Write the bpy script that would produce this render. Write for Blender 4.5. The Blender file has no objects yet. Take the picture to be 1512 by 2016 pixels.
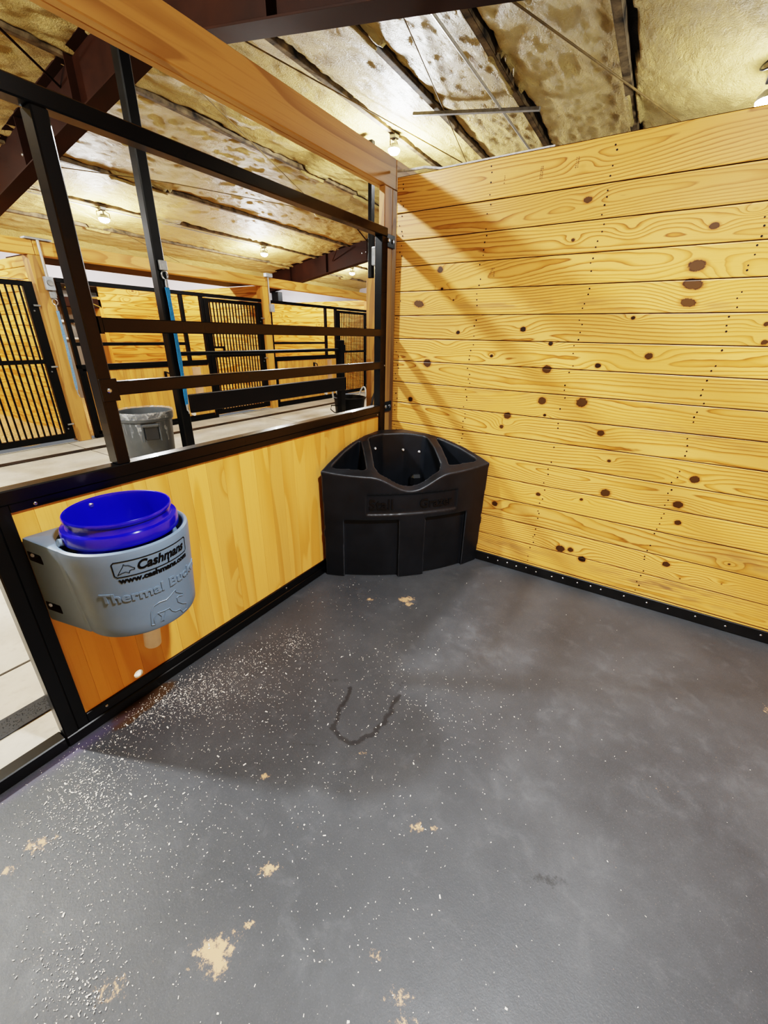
import bpy, bmesh, math, random
import numpy as np
from mathutils import Vector, Matrix

random.seed(7)
RNG = np.random.default_rng(7)
S = bpy.context.scene
COL = S.collection

# ------------------------------------------------------------------ colour / nodes
def lin(h):
    h = h.lstrip('#')
    c = [int(h[i:i + 2], 16) / 255 for i in (0, 2, 4)]
    return tuple((v / 12.92 if v <= .04045 else ((v + .055) / 1.055) ** 2.4) for v in c) + (1.,)

class NT:
    """tiny node-tree writer"""
    def __init__(self, name):
        self.m = bpy.data.materials.new(name)
        self.m.use_nodes = True
        self.t = self.m.node_tree
        self.t.nodes.clear()
        self.out = self.n('ShaderNodeOutputMaterial')
        self.b = self.n('ShaderNodeBsdfPrincipled')
        self.l(self.b.outputs[0], self.out.inputs[0])
    def n(self, t, **kw):
        x = self.t.nodes.new(t)
        for k, v in kw.items():
            setattr(x, k, v)
        return x
    def l(self, a, b):
        self.t.links.new(a, b)
    def put(self, sock, v):
        if isinstance(v, bpy.types.NodeSocket):
            self.l(v, sock)
        else:
            sock.default_value = v
    def math(self, op, a, b=0., c=None, clamp=False):
        x = self.n('ShaderNodeMath', operation=op, use_clamp=clamp)
        self.put(x.inputs[0], a); self.put(x.inputs[1], b)
        if c is not None: self.put(x.inputs[2], c)
        return x.outputs[0]
    def vmath(self, op, a, b):
        x = self.n('ShaderNodeVectorMath', operation=op)
        self.put(x.inputs[0], a); self.put(x.inputs[1], b)
        return x.outputs[0]
    def mix(self, f, a, b, mode='MIX'):
        x = self.n('ShaderNodeMix', data_type='RGBA', blend_type=mode)
        self.put(x.inputs[0], f); self.put(x.inputs[6], a); self.put(x.inputs[7], b)
        return x.outputs[2]
    def ramp(self, f, stops, interp='LINEAR'):
        x = self.n('ShaderNodeValToRGB')
        x.color_ramp.interpolation = interp
        e = x.color_ramp.elements
        while len(e) < len(stops): e.new(.5)
        for k, (p, c) in enumerate(stops):
            e[k].position = p
            e[k].color = c if isinstance(c, tuple) else (c, c, c, 1)
        self.put(x.inputs[0], f)
        return x.outputs[0]
    def noise(self, vec, scale, detail=2., rough=.5, dist=0.):
        x = self.n('ShaderNodeTexNoise')
        if vec is not None: self.l(vec, x.inputs['Vector'])
        x.inputs['Scale'].default_value = scale
        x.inputs['Detail'].default_value = detail
        x.inputs['Roughness'].default_value = rough
        x.inputs['Distortion'].default_value = dist
        return x.outputs[0]
    def smooth(self, v, a, b, lo=0., hi=1.):
        x = self.n('ShaderNodeMapRange', interpolation_type='SMOOTHSTEP')
        self.put(x.inputs[0], v)
        for i, k in enumerate((a, b, lo, hi)): x.inputs[i + 1].default_value = k
        return x.outputs[0]
    def attr(self, name):
        return self.n('ShaderNodeAttribute', attribute_name=name).outputs['Fac']
    def obj(self):
        return self.n('ShaderNodeTexCoord').outputs['Object']
    def island(self):
        return self.n('ShaderNodeNewGeometry').outputs['Random Per Island']
    def bump(self, h, strength=.3, dist=.01):
        x = self.n('ShaderNodeBump')
        x.inputs['Strength'].default_value = strength
        x.inputs['Distance'].default_value = dist
        self.l(h, x.inputs['Height'])
        self.l(x.outputs[0], self.b.inputs['Normal'])
    def set(self, **kw):
        names = dict(color='Base Color', rough='Roughness', metal='Metallic', spec='Specular IOR Level', alpha='Alpha',
                     coat='Coat Weight', coatr='Coat Roughness', emis='Emission Color', estr='Emission Strength', trans='Transmission Weight', ior='IOR')
        for k, v in kw.items(): self.put(self.b.inputs[names[k]], v)
        return self.m

def plain(name, hexc, rough=.5, metal=0., spec=.5, var=.12, vs=6., coat=0., bump=0.):
    n = NT(name)
    c = lin(hexc)
    dk = tuple(v * (1 - var * 2) for v in c[:3]) + (1,)
    lt = tuple(min(1, v * (1 + var)) for v in c[:3]) + (1,)
    f = n.noise(n.obj(), vs, 4., .6)
    n.set(color=n.ramp(f, [(.3, dk), (.7, lt)]), rough=n.math('ADD', n.math('MULTIPLY', f, .16), rough - .08), metal=metal, spec=spec, coat=coat)
    if bump: n.bump(n.noise(n.obj(), vs * 20, 3., .6), bump, .002)
    return n.m

def wood(name, light, mid, dark, axis, ring=9., nscale=5., knots=.5, kscale=2.0, rough=.5, tint=.14, contrast=1., stretch=.13):
    n = NT(name)
    isl = n.island()
    off = n.n('ShaderNodeCombineXYZ')
    n.put(off.inputs[0], n.math('MULTIPLY', isl, 37.)); n.put(off.inputs[1], n.math('MULTIPLY', isl, 91.)); n.put(off.inputs[2], n.math('MULTIPLY', isl, 53.))
    p = n.vmath('ADD', n.obj(), off.outputs[0])
    sc = {'X': (stretch, 1, 1), 'Y': (1, stretch, 1), 'Z': (1, 1, stretch)}[axis]
    ks = {'X': (.6, 1, 1), 'Y': (1, .6, 1), 'Z': (1, 1, .6)}[axis]
    g = n.vmath('MULTIPLY', p, sc)
    f = n.noise(g, nscale, 1.5, .4, .25)
    v = n.n('ShaderNodeTexVoronoi')
    n.l(n.vmath('MULTIPLY', p, ks), v.inputs['Vector']); v.inputs['Scale'].default_value = kscale
    d = v.outputs['Distance']
    sep = n.n('ShaderNodeSeparateColor'); n.l(v.outputs['Color'], sep.inputs[0])
    on = n.math('LESS_THAN', sep.outputs[0], knots)
    infl = n.math('MULTIPLY', n.smooth(d, .28, .0), on)
    r = n.math('ADD', n.math('MULTIPLY', f, ring), n.math('MULTIPLY', infl, 2.2))
    r = n.math('FRACT', r)
    fib = n.noise(n.vmath('MULTIPLY', p, {'X': (.02, 1, 1), 'Y': (1, .02, 1), 'Z': (1, 1, .02)}[axis]), 160., 2., .6)
    L, M, D = lin(light), lin(mid), lin(dark)
    w = tuple(L[i] + (M[i] - L[i]) * contrast for i in range(3)) + (1,)
    base = n.ramp(r, [(0., L), (.45, L), (.86, w), (.95, w), (1., L)])
    base = n.mix(n.math('MULTIPLY', n.smooth(fib, .5, .75), .35), base, M)
    big = n.noise(g, 2.1, 2., .5)
    base = n.mix(n.math('MULTIPLY', n.smooth(big, .45, .8), .45), base, M)
    kn = n.math('MULTIPLY', n.smooth(d, .062, .03), on)
    base = n.mix(n.math('MULTIPLY', kn, .85), base, D)
    br = n.math('ADD', n.math('MULTIPLY', isl, tint * 2), 1 - tint)
    cc = n.n('ShaderNodeCombineColor')
    for i in range(3): n.put(cc.inputs[i], br)
    base = n.mix(1., base, cc.outputs[0], 'MULTIPLY')
    n.set(color=base, rough=rough, spec=.4)
    n.bump(r, .08, .002)
    return n.m

# ------------------------------------------------------------------ mesh helpers
class MB:
    def __init__(self): self.v = []; self.f = []; self.mi = []; self.sm = []
    def add(self, vs, fs, mi=0, sm=False):
        b = len(self.v)
        self.v += [tuple(map(float, x)) for x in vs]
        self.f += [tuple(b + i for i in f) for f in fs]
        self.mi += [mi] * len(fs); self.sm += [sm] * len(fs)
        return self
    def box(self, x0, x1, y0, y1, z0, z1, mi=0, bev=0.):
        if x0 > x1: x0, x1 = x1, x0
        if y0 > y1: y0, y1 = y1, y0
        if z0 > z1: z0, z1 = z1, z0
        return self.obox(((x0 + x1) / 2, (y0 + y1) / 2, (z0 + z1) / 2), (x1 - x0, y1 - y0, z1 - z0), None, mi, bev)
    def obox(self, c, size, M=None, mi=0, bev=0.):
        bev = min(bev or min(size) * .06, min(size) * .3)
        hx, hy, hz = (s / 2 for s in size)
        bm = bmesh.new()
        bmesh.ops.create_cube(bm, size=1.)
        for v in bm.verts: v.co = (v.co.x * 2 * hx, v.co.y * 2 * hy, v.co.z * 2 * hz)
        bmesh.ops.bevel(bm, geom=list(bm.edges), offset=bev, segments=1, affect='EDGES')
        M = M or Matrix.Identity(3)
        c = Vector(c)
        bm.verts.ensure_lookup_table()
        self.add([c + M @ v.co for v in bm.verts], [[v.index for v in f.verts] for f in bm.faces], mi)
        bm.free()
        return self
    def beam(self, a, b, w, h, up=(0, 0, 1), mi=0, bev=0.):
        a, b = Vector(a), Vector(b)
        x = (b - a); L = x.length; x.normalize()
        y = Vector(up).cross(x).normalized(); z = x.cross(y)
        M = Matrix((x, y, z)).transposed()
        return self.obox((a + b) / 2, (L, w, h), M, mi, bev)
    def tube(self, pts, r, n=10, mi=0, closed=False, caps=True):
        P = [Vector(p) for p in pts]
        N = len(P)
        rs = r if isinstance(r, (list, tuple)) else [r] * N
        vs = []; fs = []
        up = None
        for i in range(N):
            if closed: t = P[(i + 1) % N] - P[i - 1]
            else: t = P[min(i + 1, N - 1)] - P[max(i - 1, 0)]
            t.normalize()
            if up is None:
                up = Vector((0, 0, 1)) if abs(t.z) < .9 else Vector((1, 0, 0))
            s = t.cross(up)
            if s.length < 1e-5: s = t.cross(Vector((0, 1, 0)))
            s.normalize(); up = s.cross(t).normalized()
            for k in range(n):
                a = 2 * math.pi * k / n
                vs.append(P[i] + (s * math.cos(a) + up * math.sin(a)) * rs[i])
        for i in range(N if closed else N - 1):
            j = (i + 1) % N
            for k in range(n):
                fs.append((i * n + k, i * n + (k + 1) % n, j * n + (k + 1) % n, j * n + k))
        if caps and not closed:
            fs.append(tuple(range(n))[::-1]); fs.append(tuple((N - 1) * n + k for k in range(n)))
        return self.add(vs, fs, mi, True)
    def lathe(self, c, prof, n=48, mi=0, M=None, wob=None):
        c = Vector(c); M = M or Matrix.Identity(3)
        vs = []; fs = []
        for i, (r, z) in enumerate(prof):
            for k in range(n):
                a = 2 * math.pi * k / n
                rr = r * (1 + (wob(i, k) if wob else 0))
                vs.append(c + M @ Vector((rr * math.cos(a), rr * math.sin(a), z)))
        for i in range(len(prof) - 1):
            for k in range(n):
                fs.append((i * n + k, i * n + (k + 1) % n, (i + 1) * n + (k + 1) % n, (i + 1) * n + k))
        return self.add(vs, fs, mi, True)
    def bolt(self, p, d, r=.008, h=.006, mi=0):
        d = Vector(d).normalized()
        q = d.to_track_quat('Z', 'Y').to_matrix()
        self.lathe(p, [(0, h), (r * .6, h), (r, h * .5), (r, 0)], 10, mi, q)
        return self
    def build(self, name, mats, parent=None, origin=None, auto=True):
        me = bpy.data.meshes.new(name)
        o = (0, 0, 0)
        if parent is not None:
            r = parent
            while r.parent is not None: r = r.parent
            o = tuple(r.location)
        elif origin == 'base':
            a = np.array(self.v); lo, hi = a.min(0), a.max(0)
            o = ((lo[0] + hi[0]) / 2, (lo[1] + hi[1]) / 2, lo[2])
        elif origin is not None: o = origin
        me.from_pydata([(x - o[0], y - o[1], z - o[2]) for x, y, z in self.v], [], self.f)
        for m in (mats if isinstance(mats, (list, tuple)) else [mats]): me.materials.append(m)
        me.polygons.foreach_set('material_index', self.mi)
        me.polygons.foreach_set('use_smooth', self.sm)
        me.validate(); me.update()
        ob = bpy.data.objects.new(name, me)
        COL.objects.link(ob)
        if parent is not None: ob.parent = parent
        else: ob.location = o
        if auto and any(self.sm):
            try: me.set_sharp_from_angle(angle=math.radians(38))
            except Exception: pass
        return ob

def bolts(parent, pts, d, r, h, m=None, name='bolt_head'):
    for p in pts: MB().bolt(p, d, r, h).build(name, m or M['bolt'], parent)
def tag(o, label=None, cat=None, group=None, kind=None):
    if label: o['label'] = label
    if cat: o['category'] = cat
    if group: o['group'] = group
    if kind: o['kind'] = kind
    return o
def thing(name, label, cat, loc, group=None, kind=None):
    o = bpy.data.objects.new(name, None)
    o.empty_display_size = .1
    COL.objects.link(o); o.location = loc
    return tag(o, label, cat, group, kind)
def dup(root, delta, label=None):
    r = root.copy(); COL.objects.link(r); r.location = Vector(root.location) + Vector(delta)
    if label: r['label'] = label
    for c in list(root.children):
        d = c.copy(); COL.objects.link(d); d.parent = r
        for g in list(c.children):
            e = g.copy(); COL.objects.link(e); e.parent = d
    return r

# smooth value noise in numpy
def vnoise(x, y, seed=0):
    r = np.random.default_rng(seed); T = r.random((256, 256))
    xi = np.floor(x).astype(int); yi = np.floor(y).astype(int)
    fx = x - xi; fy = y - yi
    fx = fx * fx * (3 - 2 * fx); fy = fy * fy * (3 - 2 * fy)
    g = lambda a, b: T[a % 256, b % 256]
    return (g(xi, yi) * (1 - fx) + g(xi + 1, yi) * fx) * (1 - fy) + (g(xi, yi + 1) * (1 - fx) + g(xi + 1, yi + 1) * fx) * fy
def fbm(x, y, seed=0, oct=3):
    s = 0; a = 1; t = 0
    for i in range(oct):
        s = s + a * vnoise(x * 2 ** i, y * 2 ** i, seed + i); t += a; a *= .5
    return s / t
def grid_mesh(name, P, mats, attrs=None, mi=None, smooth=True):
    """P: (nu,nv,3) array"""
    nu, nv = P.shape[:2]
    idx = np.arange(nu * nv).reshape(nu, nv)
    f = np.stack([idx[:-1, :-1], idx[1:, :-1], idx[1:, 1:], idx[:-1, 1:]], -1).reshape(-1, 4)
    me = bpy.data.meshes.new(name)
    me.vertices.add(nu * nv); me.vertices.foreach_set('co', P.reshape(-1).astype(np.float32))
    me.loops.add(f.size); me.loops.foreach_set('vertex_index', f.reshape(-1).astype(np.int32))
    me.polygons.add(len(f)); me.polygons.foreach_set('loop_start', np.arange(0, f.size, 4, dtype=np.int32))
    me.polygons.foreach_set('use_smooth', np.full(len(f), smooth))
    me.update(calc_edges=True)
    for k, a in (attrs or {}).items():
        at = me.attributes.new(k, 'FLOAT', 'POINT'); at.data.foreach_set('value', np.asarray(a, np.float32).reshape(-1))
    for m in (mats if isinstance(mats, (list, tuple)) else [mats]): me.materials.append(m)
    ob = bpy.data.objects.new(name, me); COL.objects.link(ob)
    return ob

def text_mesh(body, size, extrude=.0004, shear=0., offset=0., align='LEFT', spacing=1.):
    cu = bpy.data.curves.new('t', 'FONT')
    cu.body = body; cu.size = size; cu.extrude = extrude; cu.shear = shear; cu.offset = offset
    cu.align_x = align; cu.resolution_u = 4; cu.space_character = spacing
    ob = bpy.data.objects.new('t', cu); COL.objects.link(ob)
    dg = bpy.context.evaluated_depsgraph_get(); dg.update()
    me = bpy.data.meshes.new_from_object(ob.evaluated_get(dg))
    bm = bmesh.new(); bm.from_mesh(me)
    bmesh.ops.triangulate(bm, faces=bm.faces)
    for _ in range(3):
        es = [e for e in bm.edges if e.calc_length() > size * .22]
        if not es: break
        bmesh.ops.subdivide_edges(bm, edges=es, cuts=1)
        bmesh.ops.triangulate(bm, faces=[f for f in bm.faces if len(f.verts) > 3])
    bm.verts.ensure_lookup_table()
    vs = [v.co.copy() for v in bm.verts]; fs = [[v.index for v in f.verts] for f in bm.faces]
    bm.free(); bpy.data.objects.remove(ob); bpy.data.curves.remove(cu); bpy.data.meshes.remove(me)
    return vs, fs

# ------------------------------------------------------------------ materials
M = {}
M['black'] = plain('black_powder_coat', '#060607', .28, 0., .45, .1, .6, coat=.1)
M['blackfar'] = plain('black_paint', '#070707', .42, 0., .22, .1, 9.)
M['brown'] = plain('red_oxide_steel', '#2b1508', .6, 0., .15, .2, 2.)
M['purlin'] = plain('oversprayed_purlin', '#6e5d43', .75, 0., .3, .45, 7.)
M['gap'] = plain('dark_foam_gap', '#1b130a', .9, 0., .1, .4, 9.)
M['rod'] = plain('dusty_rod', '#6b5630', .7, 0., .3, .2, 9.)
M['bolt'] = plain('zinc_bolt', '#c9ccd0', .3, 1., .5, .1, 30.)
M['zinc'] = plain('pale_bolt', '#d9dcdf', .35, .2, .5, .05, 30.)
M['galv'] = plain('galvanised_steel', '#9c9d9c', .42, .7, .5, .15, 20.)
def worn_plastic():
    n = NT('worn_black_plastic')
    p = n.obj(); f = n.noise(p, 6., 4., .6)
    pt = n.n('ShaderNodeNewGeometry').outputs['Pointiness']
    c = n.ramp(f, [(.3, lin('#10141a')), (.7, lin('#1a2028'))])
    w_ = n.math('MULTIPLY', n.smooth(pt, .505, .56), n.smooth(n.noise(p, 18., 4., .65), .25, .6, .35, 1.))
    c = n.mix(n.math('MULTIPLY', w_, .6), c, lin('#565d66'))
    n.set(color=c, rough=n.math('ADD', n.math('MULTIPLY', f, .15), .36), spec=.45)
    n.bump(n.noise(p, 110., 3., .6), .06, .002)
    return n.m
M['worn'] = worn_plastic()
M['plastic'] = plain('black_moulded_plastic', '#191c20', .42, 0., .45, .12, 5., bump=.06)
M['plasticdark'] = plain('black_lettering_plastic', '#0e0e10', .4, 0., .5, .1, 5.)
M['grey'] = plain('grey_moulded_plastic', '#6b8096', .42, 0., .45, .06, 4., bump=.05)
M['blue'] = plain('blue_bucket_plastic', '#1410a8', .2, 0., .6, .08, 4., coat=.3)
M['ink'] = plain('black_ink', '#08080a', .5, 0., .3, .05, 9.)
M['pvc'] = plain('white_pvc', '#efeae0', .4, 0., .5, .06, 12.)
M['pocket'] = plain('dark_bolt_pocket', '#3a2c20', .7, 0., .3, .2, 12.)
M['can'] = plain('grey_trash_plastic', '#4d5257', .45, 0., .45, .1, 5.)
M['candark'] = plain('dark_grey_plastic', '#303337', .55, 0., .4, .1, 5.)
M['strap'] = plain('blue_webbing', '#2f86c8', .7, 0., .3, .12, 60.)
M['strapgrey'] = plain('faded_blue_webbing', '#6d8fae', .75, 0., .3, .12, 60.)
M['rope'] = plain('white_rope', '#d5d7d6', .8, 0., .2, .15, 60.)
M['hose'] = plain('black_rubber_hose', '#0e0d0d', .4, 0., .5, .1, 9.)
M['wire'] = plain('yellow_wire', '#c9a24a', .6, 0., .3, .1, 9.)
M['boxgrey'] = plain('grey_box_paint', '#aab1b8', .45, .2, .5, .15, 16.)
M['white'] = plain('white_liner', '#c4c2c9', .7, 0., .3, .05, 1.2)
M['greywall'] = plain('grey_wash_panel', '#8d8880', .6, 0., .3, .06, 2.)
M['rubber'] = plain('black_rubber_trim', '#17181a', .5, 0., .4, .15, 12.)
M['conduitw'] = plain('pale_conduit', '#b8b4aa', .45, .4, .5, .1, 20.)
M['hdpe'] = plain('brown_plastic_board', '#140b06', .5, 0., .25, .15, 5.)

M['pine_v'] = wood('pine_panel_vertical', '#eab45e', '#d69a44', '#6e3d12', 'Z', 5., 4.0, .5, 3.2, .38, .12, .85)
M['pine_x'] = wood('pine_boards_along_x', '#e8b660', '#bd7f2e', '#55290c', 'X', 9., 5., .5, 2.6, .5, .12, 1.)
M['pine_y'] = wood('pine_boards_along_y', '#e6b15c', '#b87a2c', '#55290c', 'Y', 9., 5., .5, 2.6, .5, .12, 1.)
M['pine_fv'] = wood('pine_far_panel', '#d9a050', '#bd7f38', '#6e3d12', 'Z', 5., 4.0, .4, 2.6, .45, .12, .7)
M['beam'] = wood('beam_timber', '#c79c5e', '#9a713c', '#452207', 'Y', 7., 4.5, .45, 1.6, .5, .1, .9)
M['beamfar'] = wood('far_beam_timber', '#d8a458', '#b17632', '#5a2d0e', 'Y', 7., 4.5, .5, 2.0, .5, .1, .9)
M['postw'] = wood('post_timber', '#b98b4c', '#94693a', '#54300f', 'Z', 7., 5., .35, 2.2, .5, .1, .9)
M['backing'] = plain('dark_board_gap', '#4a2a0c', .9, 0., .1, .1, 9.)

def hero_wood():
    n = NT('knotty_pine_boards')
    ring, knot, kdk, tint, smudge = (n.attr(k) for k in ('ring', 'knot', 'knotdark', 'tint', 'smudge'))
    p = n.obj()
    wob = n.noise(n.vmath('MULTIPLY', p, (.25, 1, 1)), 30., 2., .5)
    r = n.math('FRACT', n.math('ADD', ring, n.math('MULTIPLY', wob, .55)))
    L, W, D = lin('#ecb562'), lin('#c48636'), lin('#8a5218')
    c = n.ramp(r, [(0., L), (.5, L), (.84, W), (.92, D), (1., L)])
    soft = n.noise(n.vmath('MULTIPLY', p, (.3, 1, 1.)), 5., 2., .5)
    c = n.mix(n.smooth(soft, .4, .68, .0, .5), c, lin('#e3a850'))
    fib = n.noise(n.vmath('MULTIPLY', p, (.03, 1, 1)), 240., 2., .6)
    c = n.mix(n.math('MULTIPLY', n.smooth(fib, .5, .8), .3), c, W)
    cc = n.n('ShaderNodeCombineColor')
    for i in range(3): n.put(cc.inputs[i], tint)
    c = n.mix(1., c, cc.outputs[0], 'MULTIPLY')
    c = n.mix(n.math('MULTIPLY', smudge, n.smooth(n.noise(n.vmath('MULTIPLY', p, (.2, 1, 1)), 22., 3., .6), .42, .62)), c, lin('#8a6a48'))
    halo = n.smooth(knot, .04, .55)
    c = n.mix(n.math('MULTIPLY', halo, .5), c, lin('#a8641f'))
    rim = n.math('MULTIPLY', n.smooth(knot, .45, .62), n.smooth(knot, .85, .66))
    kf = n.smooth(n.math('ADD', knot, n.math('MULTIPLY', n.math('SUBTRACT', n.noise(p, 60., 4., .7), .5), .7)), .5, .72)
    kc = n.mix(kdk, lin('#5e4020'), lin('#201208'))
    kc = n.mix(n.math('MULTIPLY', rim, .7), kc, lin('#3a1c0a'))
    c = n.mix(kf, c, kc)
    n.set(color=c, rough=.4, spec=.4, coat=.12, coatr=.3)
    n.bump(r, .1, .002)
    return n.m
M['hero'] = hero_wood()

def floor_mat():
    n = NT('dark_sealed_stall_floor')
    p = n.obj()
    tan, dk, lt, brn, pur = (n.attr(k) for k in ('tan', 'dark', 'light', 'brown', 'purple'))
    a = n.noise(p, 2.2, 6., .62); b = n.noise(p, 13., 5., .65, .4); c3 = n.noise(p, 260., 2., .6)
    c = n.ramp(a, [(.3, lin('#3a3d41')), (.5, lin('#424549')), (.72, lin('#4b4e52'))])
    c = n.mix(n.math('MULTIPLY', n.smooth(b, .52, .72), .35), c, lin('#585b5f'))
    c = n.mix(n.math('MULTIPLY', n.smooth(c3, .56, .74), .2), c, lin('#6c7074'))
    c = n.mix(n.math('MULTIPLY', n.smooth(c3, .45, .28), .3), c, lin('#2b2c2e'))
    sp = n.noise(p, 420., 1., .5)
    c = n.mix(n.math('MULTIPLY', n.smooth(sp, .74, .8), .4), c, lin('#b9b2a2'))
    c = n.mix(n.math('MULTIPLY', lt, n.smooth(b, .35, .7, .1, .5)), c, lin('#6f747a'))
    jag = n.math('MULTIPLY', n.math('SUBTRACT', n.noise(p, 48., 5., .75), .5), 2.6)
    c = n.mix(n.math('MULTIPLY', n.smooth(n.math('ADD', tan, jag), .45, .8), .85), c, lin('#c9a57a'))
    c = n.mix(n.math('MULTIPLY', n.smooth(n.math('ADD', dk, n.math('MULTIPLY', jag, .5)), .4, .75), .75), c, lin('#262628'))
    c = n.mix(n.math('MULTIPLY', n.smooth(n.math('ADD', brn, n.math('MULTIPLY', jag, .25)), .4, .6), .8), c, lin('#4b3416'))
    c = n.mix(n.math('MULTIPLY', pur, .5), c, lin('#54486e'))
    n.set(color=c, rough=n.math('ADD', n.math('MULTIPLY', b, .25), .36), spec=.42)
    n.bump(n.math('ADD', n.noise(p, 90., 4., .65), n.math('MULTIPLY', c3, .5)), .12, .004)
    return n.m
M['floor'] = floor_mat()

def conc_mat():
    n = NT('pale_aisle_concrete')
    p = n.obj()
    a = n.noise(p, 1.6, 5., .6); b = n.noise(p, 22., 4., .6)
    c = n.ramp(a, [(.32, lin('#a79f92')), (.55, lin('#c2bbae')), (.75, lin('#cfc9bd'))])
    c = n.mix(n.math('MULTIPLY', n.smooth(b, .5, .7), .3), c, lin('#9a9184'))
    n.set(color=c, rough=.55, spec=.35)
    n.bump(b, .1, .003)
    return n.m
M['conc'] = conc_mat()

def bed_mat():
    n = NT('tan_shavings_bedding')
    p = n.obj()
    a = n.noise(p, 4., 3., .6); b = n.noise(p, 60., 3., .7)
    c = n.ramp(b, [(.3, lin('#a87d44')), (.5, lin('#d8b27a')), (.7, lin('#efd9ae'))])
    n.set(color=c, rough=.9, spec=.1); n.bump(n.math('ADD', b, a), .6, .03)
    return n.m
M['bed'] = bed_mat()

def foam_mat():
    n = NT('tan_spray_foam')
    p = n.obj()
    a = n.noise(p, 1.1, 4., .6); b = n.noise(n.vmath('MULTIPLY', p, (1, .55, 1)), 15., 6., .74, .4); d = n.noise(p, 60., 4., .7)
    c = n.ramp(a, [(.3, lin('#c2a564')), (.55, lin('#ccb06f')), (.75, lin('#d4ba7c'))])
    c = n.mix(n.math('MULTIPLY', n.smooth(b, .48, .3), .3), c, lin('#9a8044'))
    c = n.mix(n.math('MULTIPLY', n.smooth(b, .55, .75), .4), c, lin('#d8c086'))
    c = n.mix(n.attr('edge'), c, lin('#2a1d0e'))
    n.set(color=c, rough=.42, spec=.3)
    n.bump(n.math('ADD', b, n.math('MULTIPLY', d, .4)), 1., .06)
    return n.m
M['foam'] = foam_mat()

def liner_mat():
    n = NT('clear_bin_liner')
    f = n.noise(n.obj(), 14., 3., .6, 1.5)
    n.set(color=(.8, .83, .86, 1), rough=.12, spec=.6, alpha=n.smooth(f, .42, .75, .08, .5))
    n.bump(f, .8, .03)
    return n.m
M['liner'] = liner_mat()

def emit(name, strength):
    n = NT(name)
    n.set(color=(1, 1, 1, 1), emis=(1., .98, .95, 1), estr=strength, rough=.4)
    return n.m
M['lens'] = emit('bright_lamp_lens', 160.)

# ------------------------------------------------------------------ camera
f_px, yaw, pit, roll = 805.5217, math.radians(121.81406), math.radians(23.30385), math.radians(1.07796)
CP = Vector((1.55320466, -2.53398998, 1.45))
fw = Vector((math.cos(yaw) * math.cos(pit), math.sin(yaw) * math.cos(pit), -math.sin(pit)))
rt = Vector((math.sin(yaw), -math.cos(yaw), 0)); up = rt.cross(fw)
rt, up = rt * math.cos(roll) + up * math.sin(roll), up * math.cos(roll) - rt * math.sin(roll)
cam = bpy.data.cameras.new('camera'); co = bpy.data.objects.new('camera', cam); COL.objects.link(co)
co.matrix_world = Matrix((( rt.x, up.x, -fw.x, CP.x), (rt.y, up.y, -fw.y, CP.y), (rt.z, up.z, -fw.z, CP.z), (0, 0, 0, 1)))
cam.sensor_fit = 'AUTO'; cam.sensor_width = 36.; cam.lens = f_px / 2016 * 36.; cam.clip_start = .02
S.camera = co

# ------------------------------------------------------------------ setting: floors
X1, Y0 = 3.66, -3.66
nx, ny = 367, 367
gx, gy = np.meshgrid(np.linspace(-.05, X1, nx), np.linspace(Y0, .04, ny), indexing='ij')
def blob(cx, cy, rx, ry=None, ang=0.):
    ry = ry or rx
    c, s = math.cos(ang), math.sin(ang)
    u = (gx - cx) * c + (gy - cy) * s; v = -(gx - cx) * s + (gy - cy) * c
    return np.exp(-((u / rx) ** 2 + (v / ry) ** 2))
tan = np.zeros_like(gx)
for cx, cy, r, k in [(.934, -2.312, .035, 1.), (.96, -2.33, .025, .9), (.92, -2.117, .018, 1.), (.964, -2.237, .012, .8), (1.234, -1.779, .018, .8), (1.281, -2.106, .015, .7),
                     (1.371, -2.132, .02, .7), (1.4, -2.16, .02, .7), (.281, -2.448, .03, .7), (.596, -.718, .035, .95), (.63, -.75, .02, .9), (.418, -.836, .022, .7), (.939, -1.662, .014, .6),
                     (.695, -1.929, .014, .8), (1.913, -1.212, .05, .22), (.283, -2.523, .02, .7), (1.281, -1.753, .01, .8), (.78, -2.49, .03, .6), (2.3, -.55, .03, .6), (2.5, -.6, .02, .7)]:
    tan = np.maximum(tan, k * blob(cx, cy, r * 1.6, r, .7))
dark = np.zeros_like(gx)
ck = [(.718, -1.443), (.745, -1.54), (.773, -1.639), (.82, -1.66), (.878, -1.66), (.907, -1.62), (.932, -1.563), (.938, -1.5), (.933, -1.448), (.915, -1.36), (.89, -1.29)]
for (ax, ay), (bx_, by_) in zip(ck[:-1], ck[1:]):
    for t in np.linspace(0, 1, 8): dark = np.maximum(dark, (1. if ay < -1.4 else .7) * blob(ax + (bx_ - ax) * t + .006 * math.sin(40 * (ax + t)), ay + (by_ - ay) * t, .013))
for cx, cy, rx, ry in [(.62, -1.45, .05, .02), (.23, -2.2, .035, .02), (1.0, -1.83, .02, .01), (1.62, -1.7, .1, .03), (.75, -1.75, .1, .008)]:
    dark = np.maximum(dark, .6 * blob(cx, cy, rx, ry, .5))
for t in np.linspace(0, 1, 30): dark = np.maximum(dark, .48 * blob(.13 + .05 * math.sin(t * 9), -1.7 + 1.0 * t, .008))
light = np.zeros_like(gx)
for cx, cy, r, k in [(1.15, -.9, .18, .8), (1.0, -.8, .12, .7), (1.6, -1.05, .15, .6), (1.9, -1.2, .12, .5), (1.5, -1.5, .2, .5), (1.8, -.7, .3, .45), (2.2, -1.0, .4, .4), (.9, -1.15, .15, .3), (1.15, -2.2, .12, .5), (1.7, -1.65, .2, .4), (.35, -2.35, .2, .4), (.6, -.75, .1, .4)]:
    light = np.maximum(light, k * blob(cx, cy, r, r * .7, .6))
brown = np.maximum(blob(.03, -1.98, .055, .16), .9 * blob(.06, -2.07, .03, .07))  # brownish shadow below the bucket holder, painted into the floor colour
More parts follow.
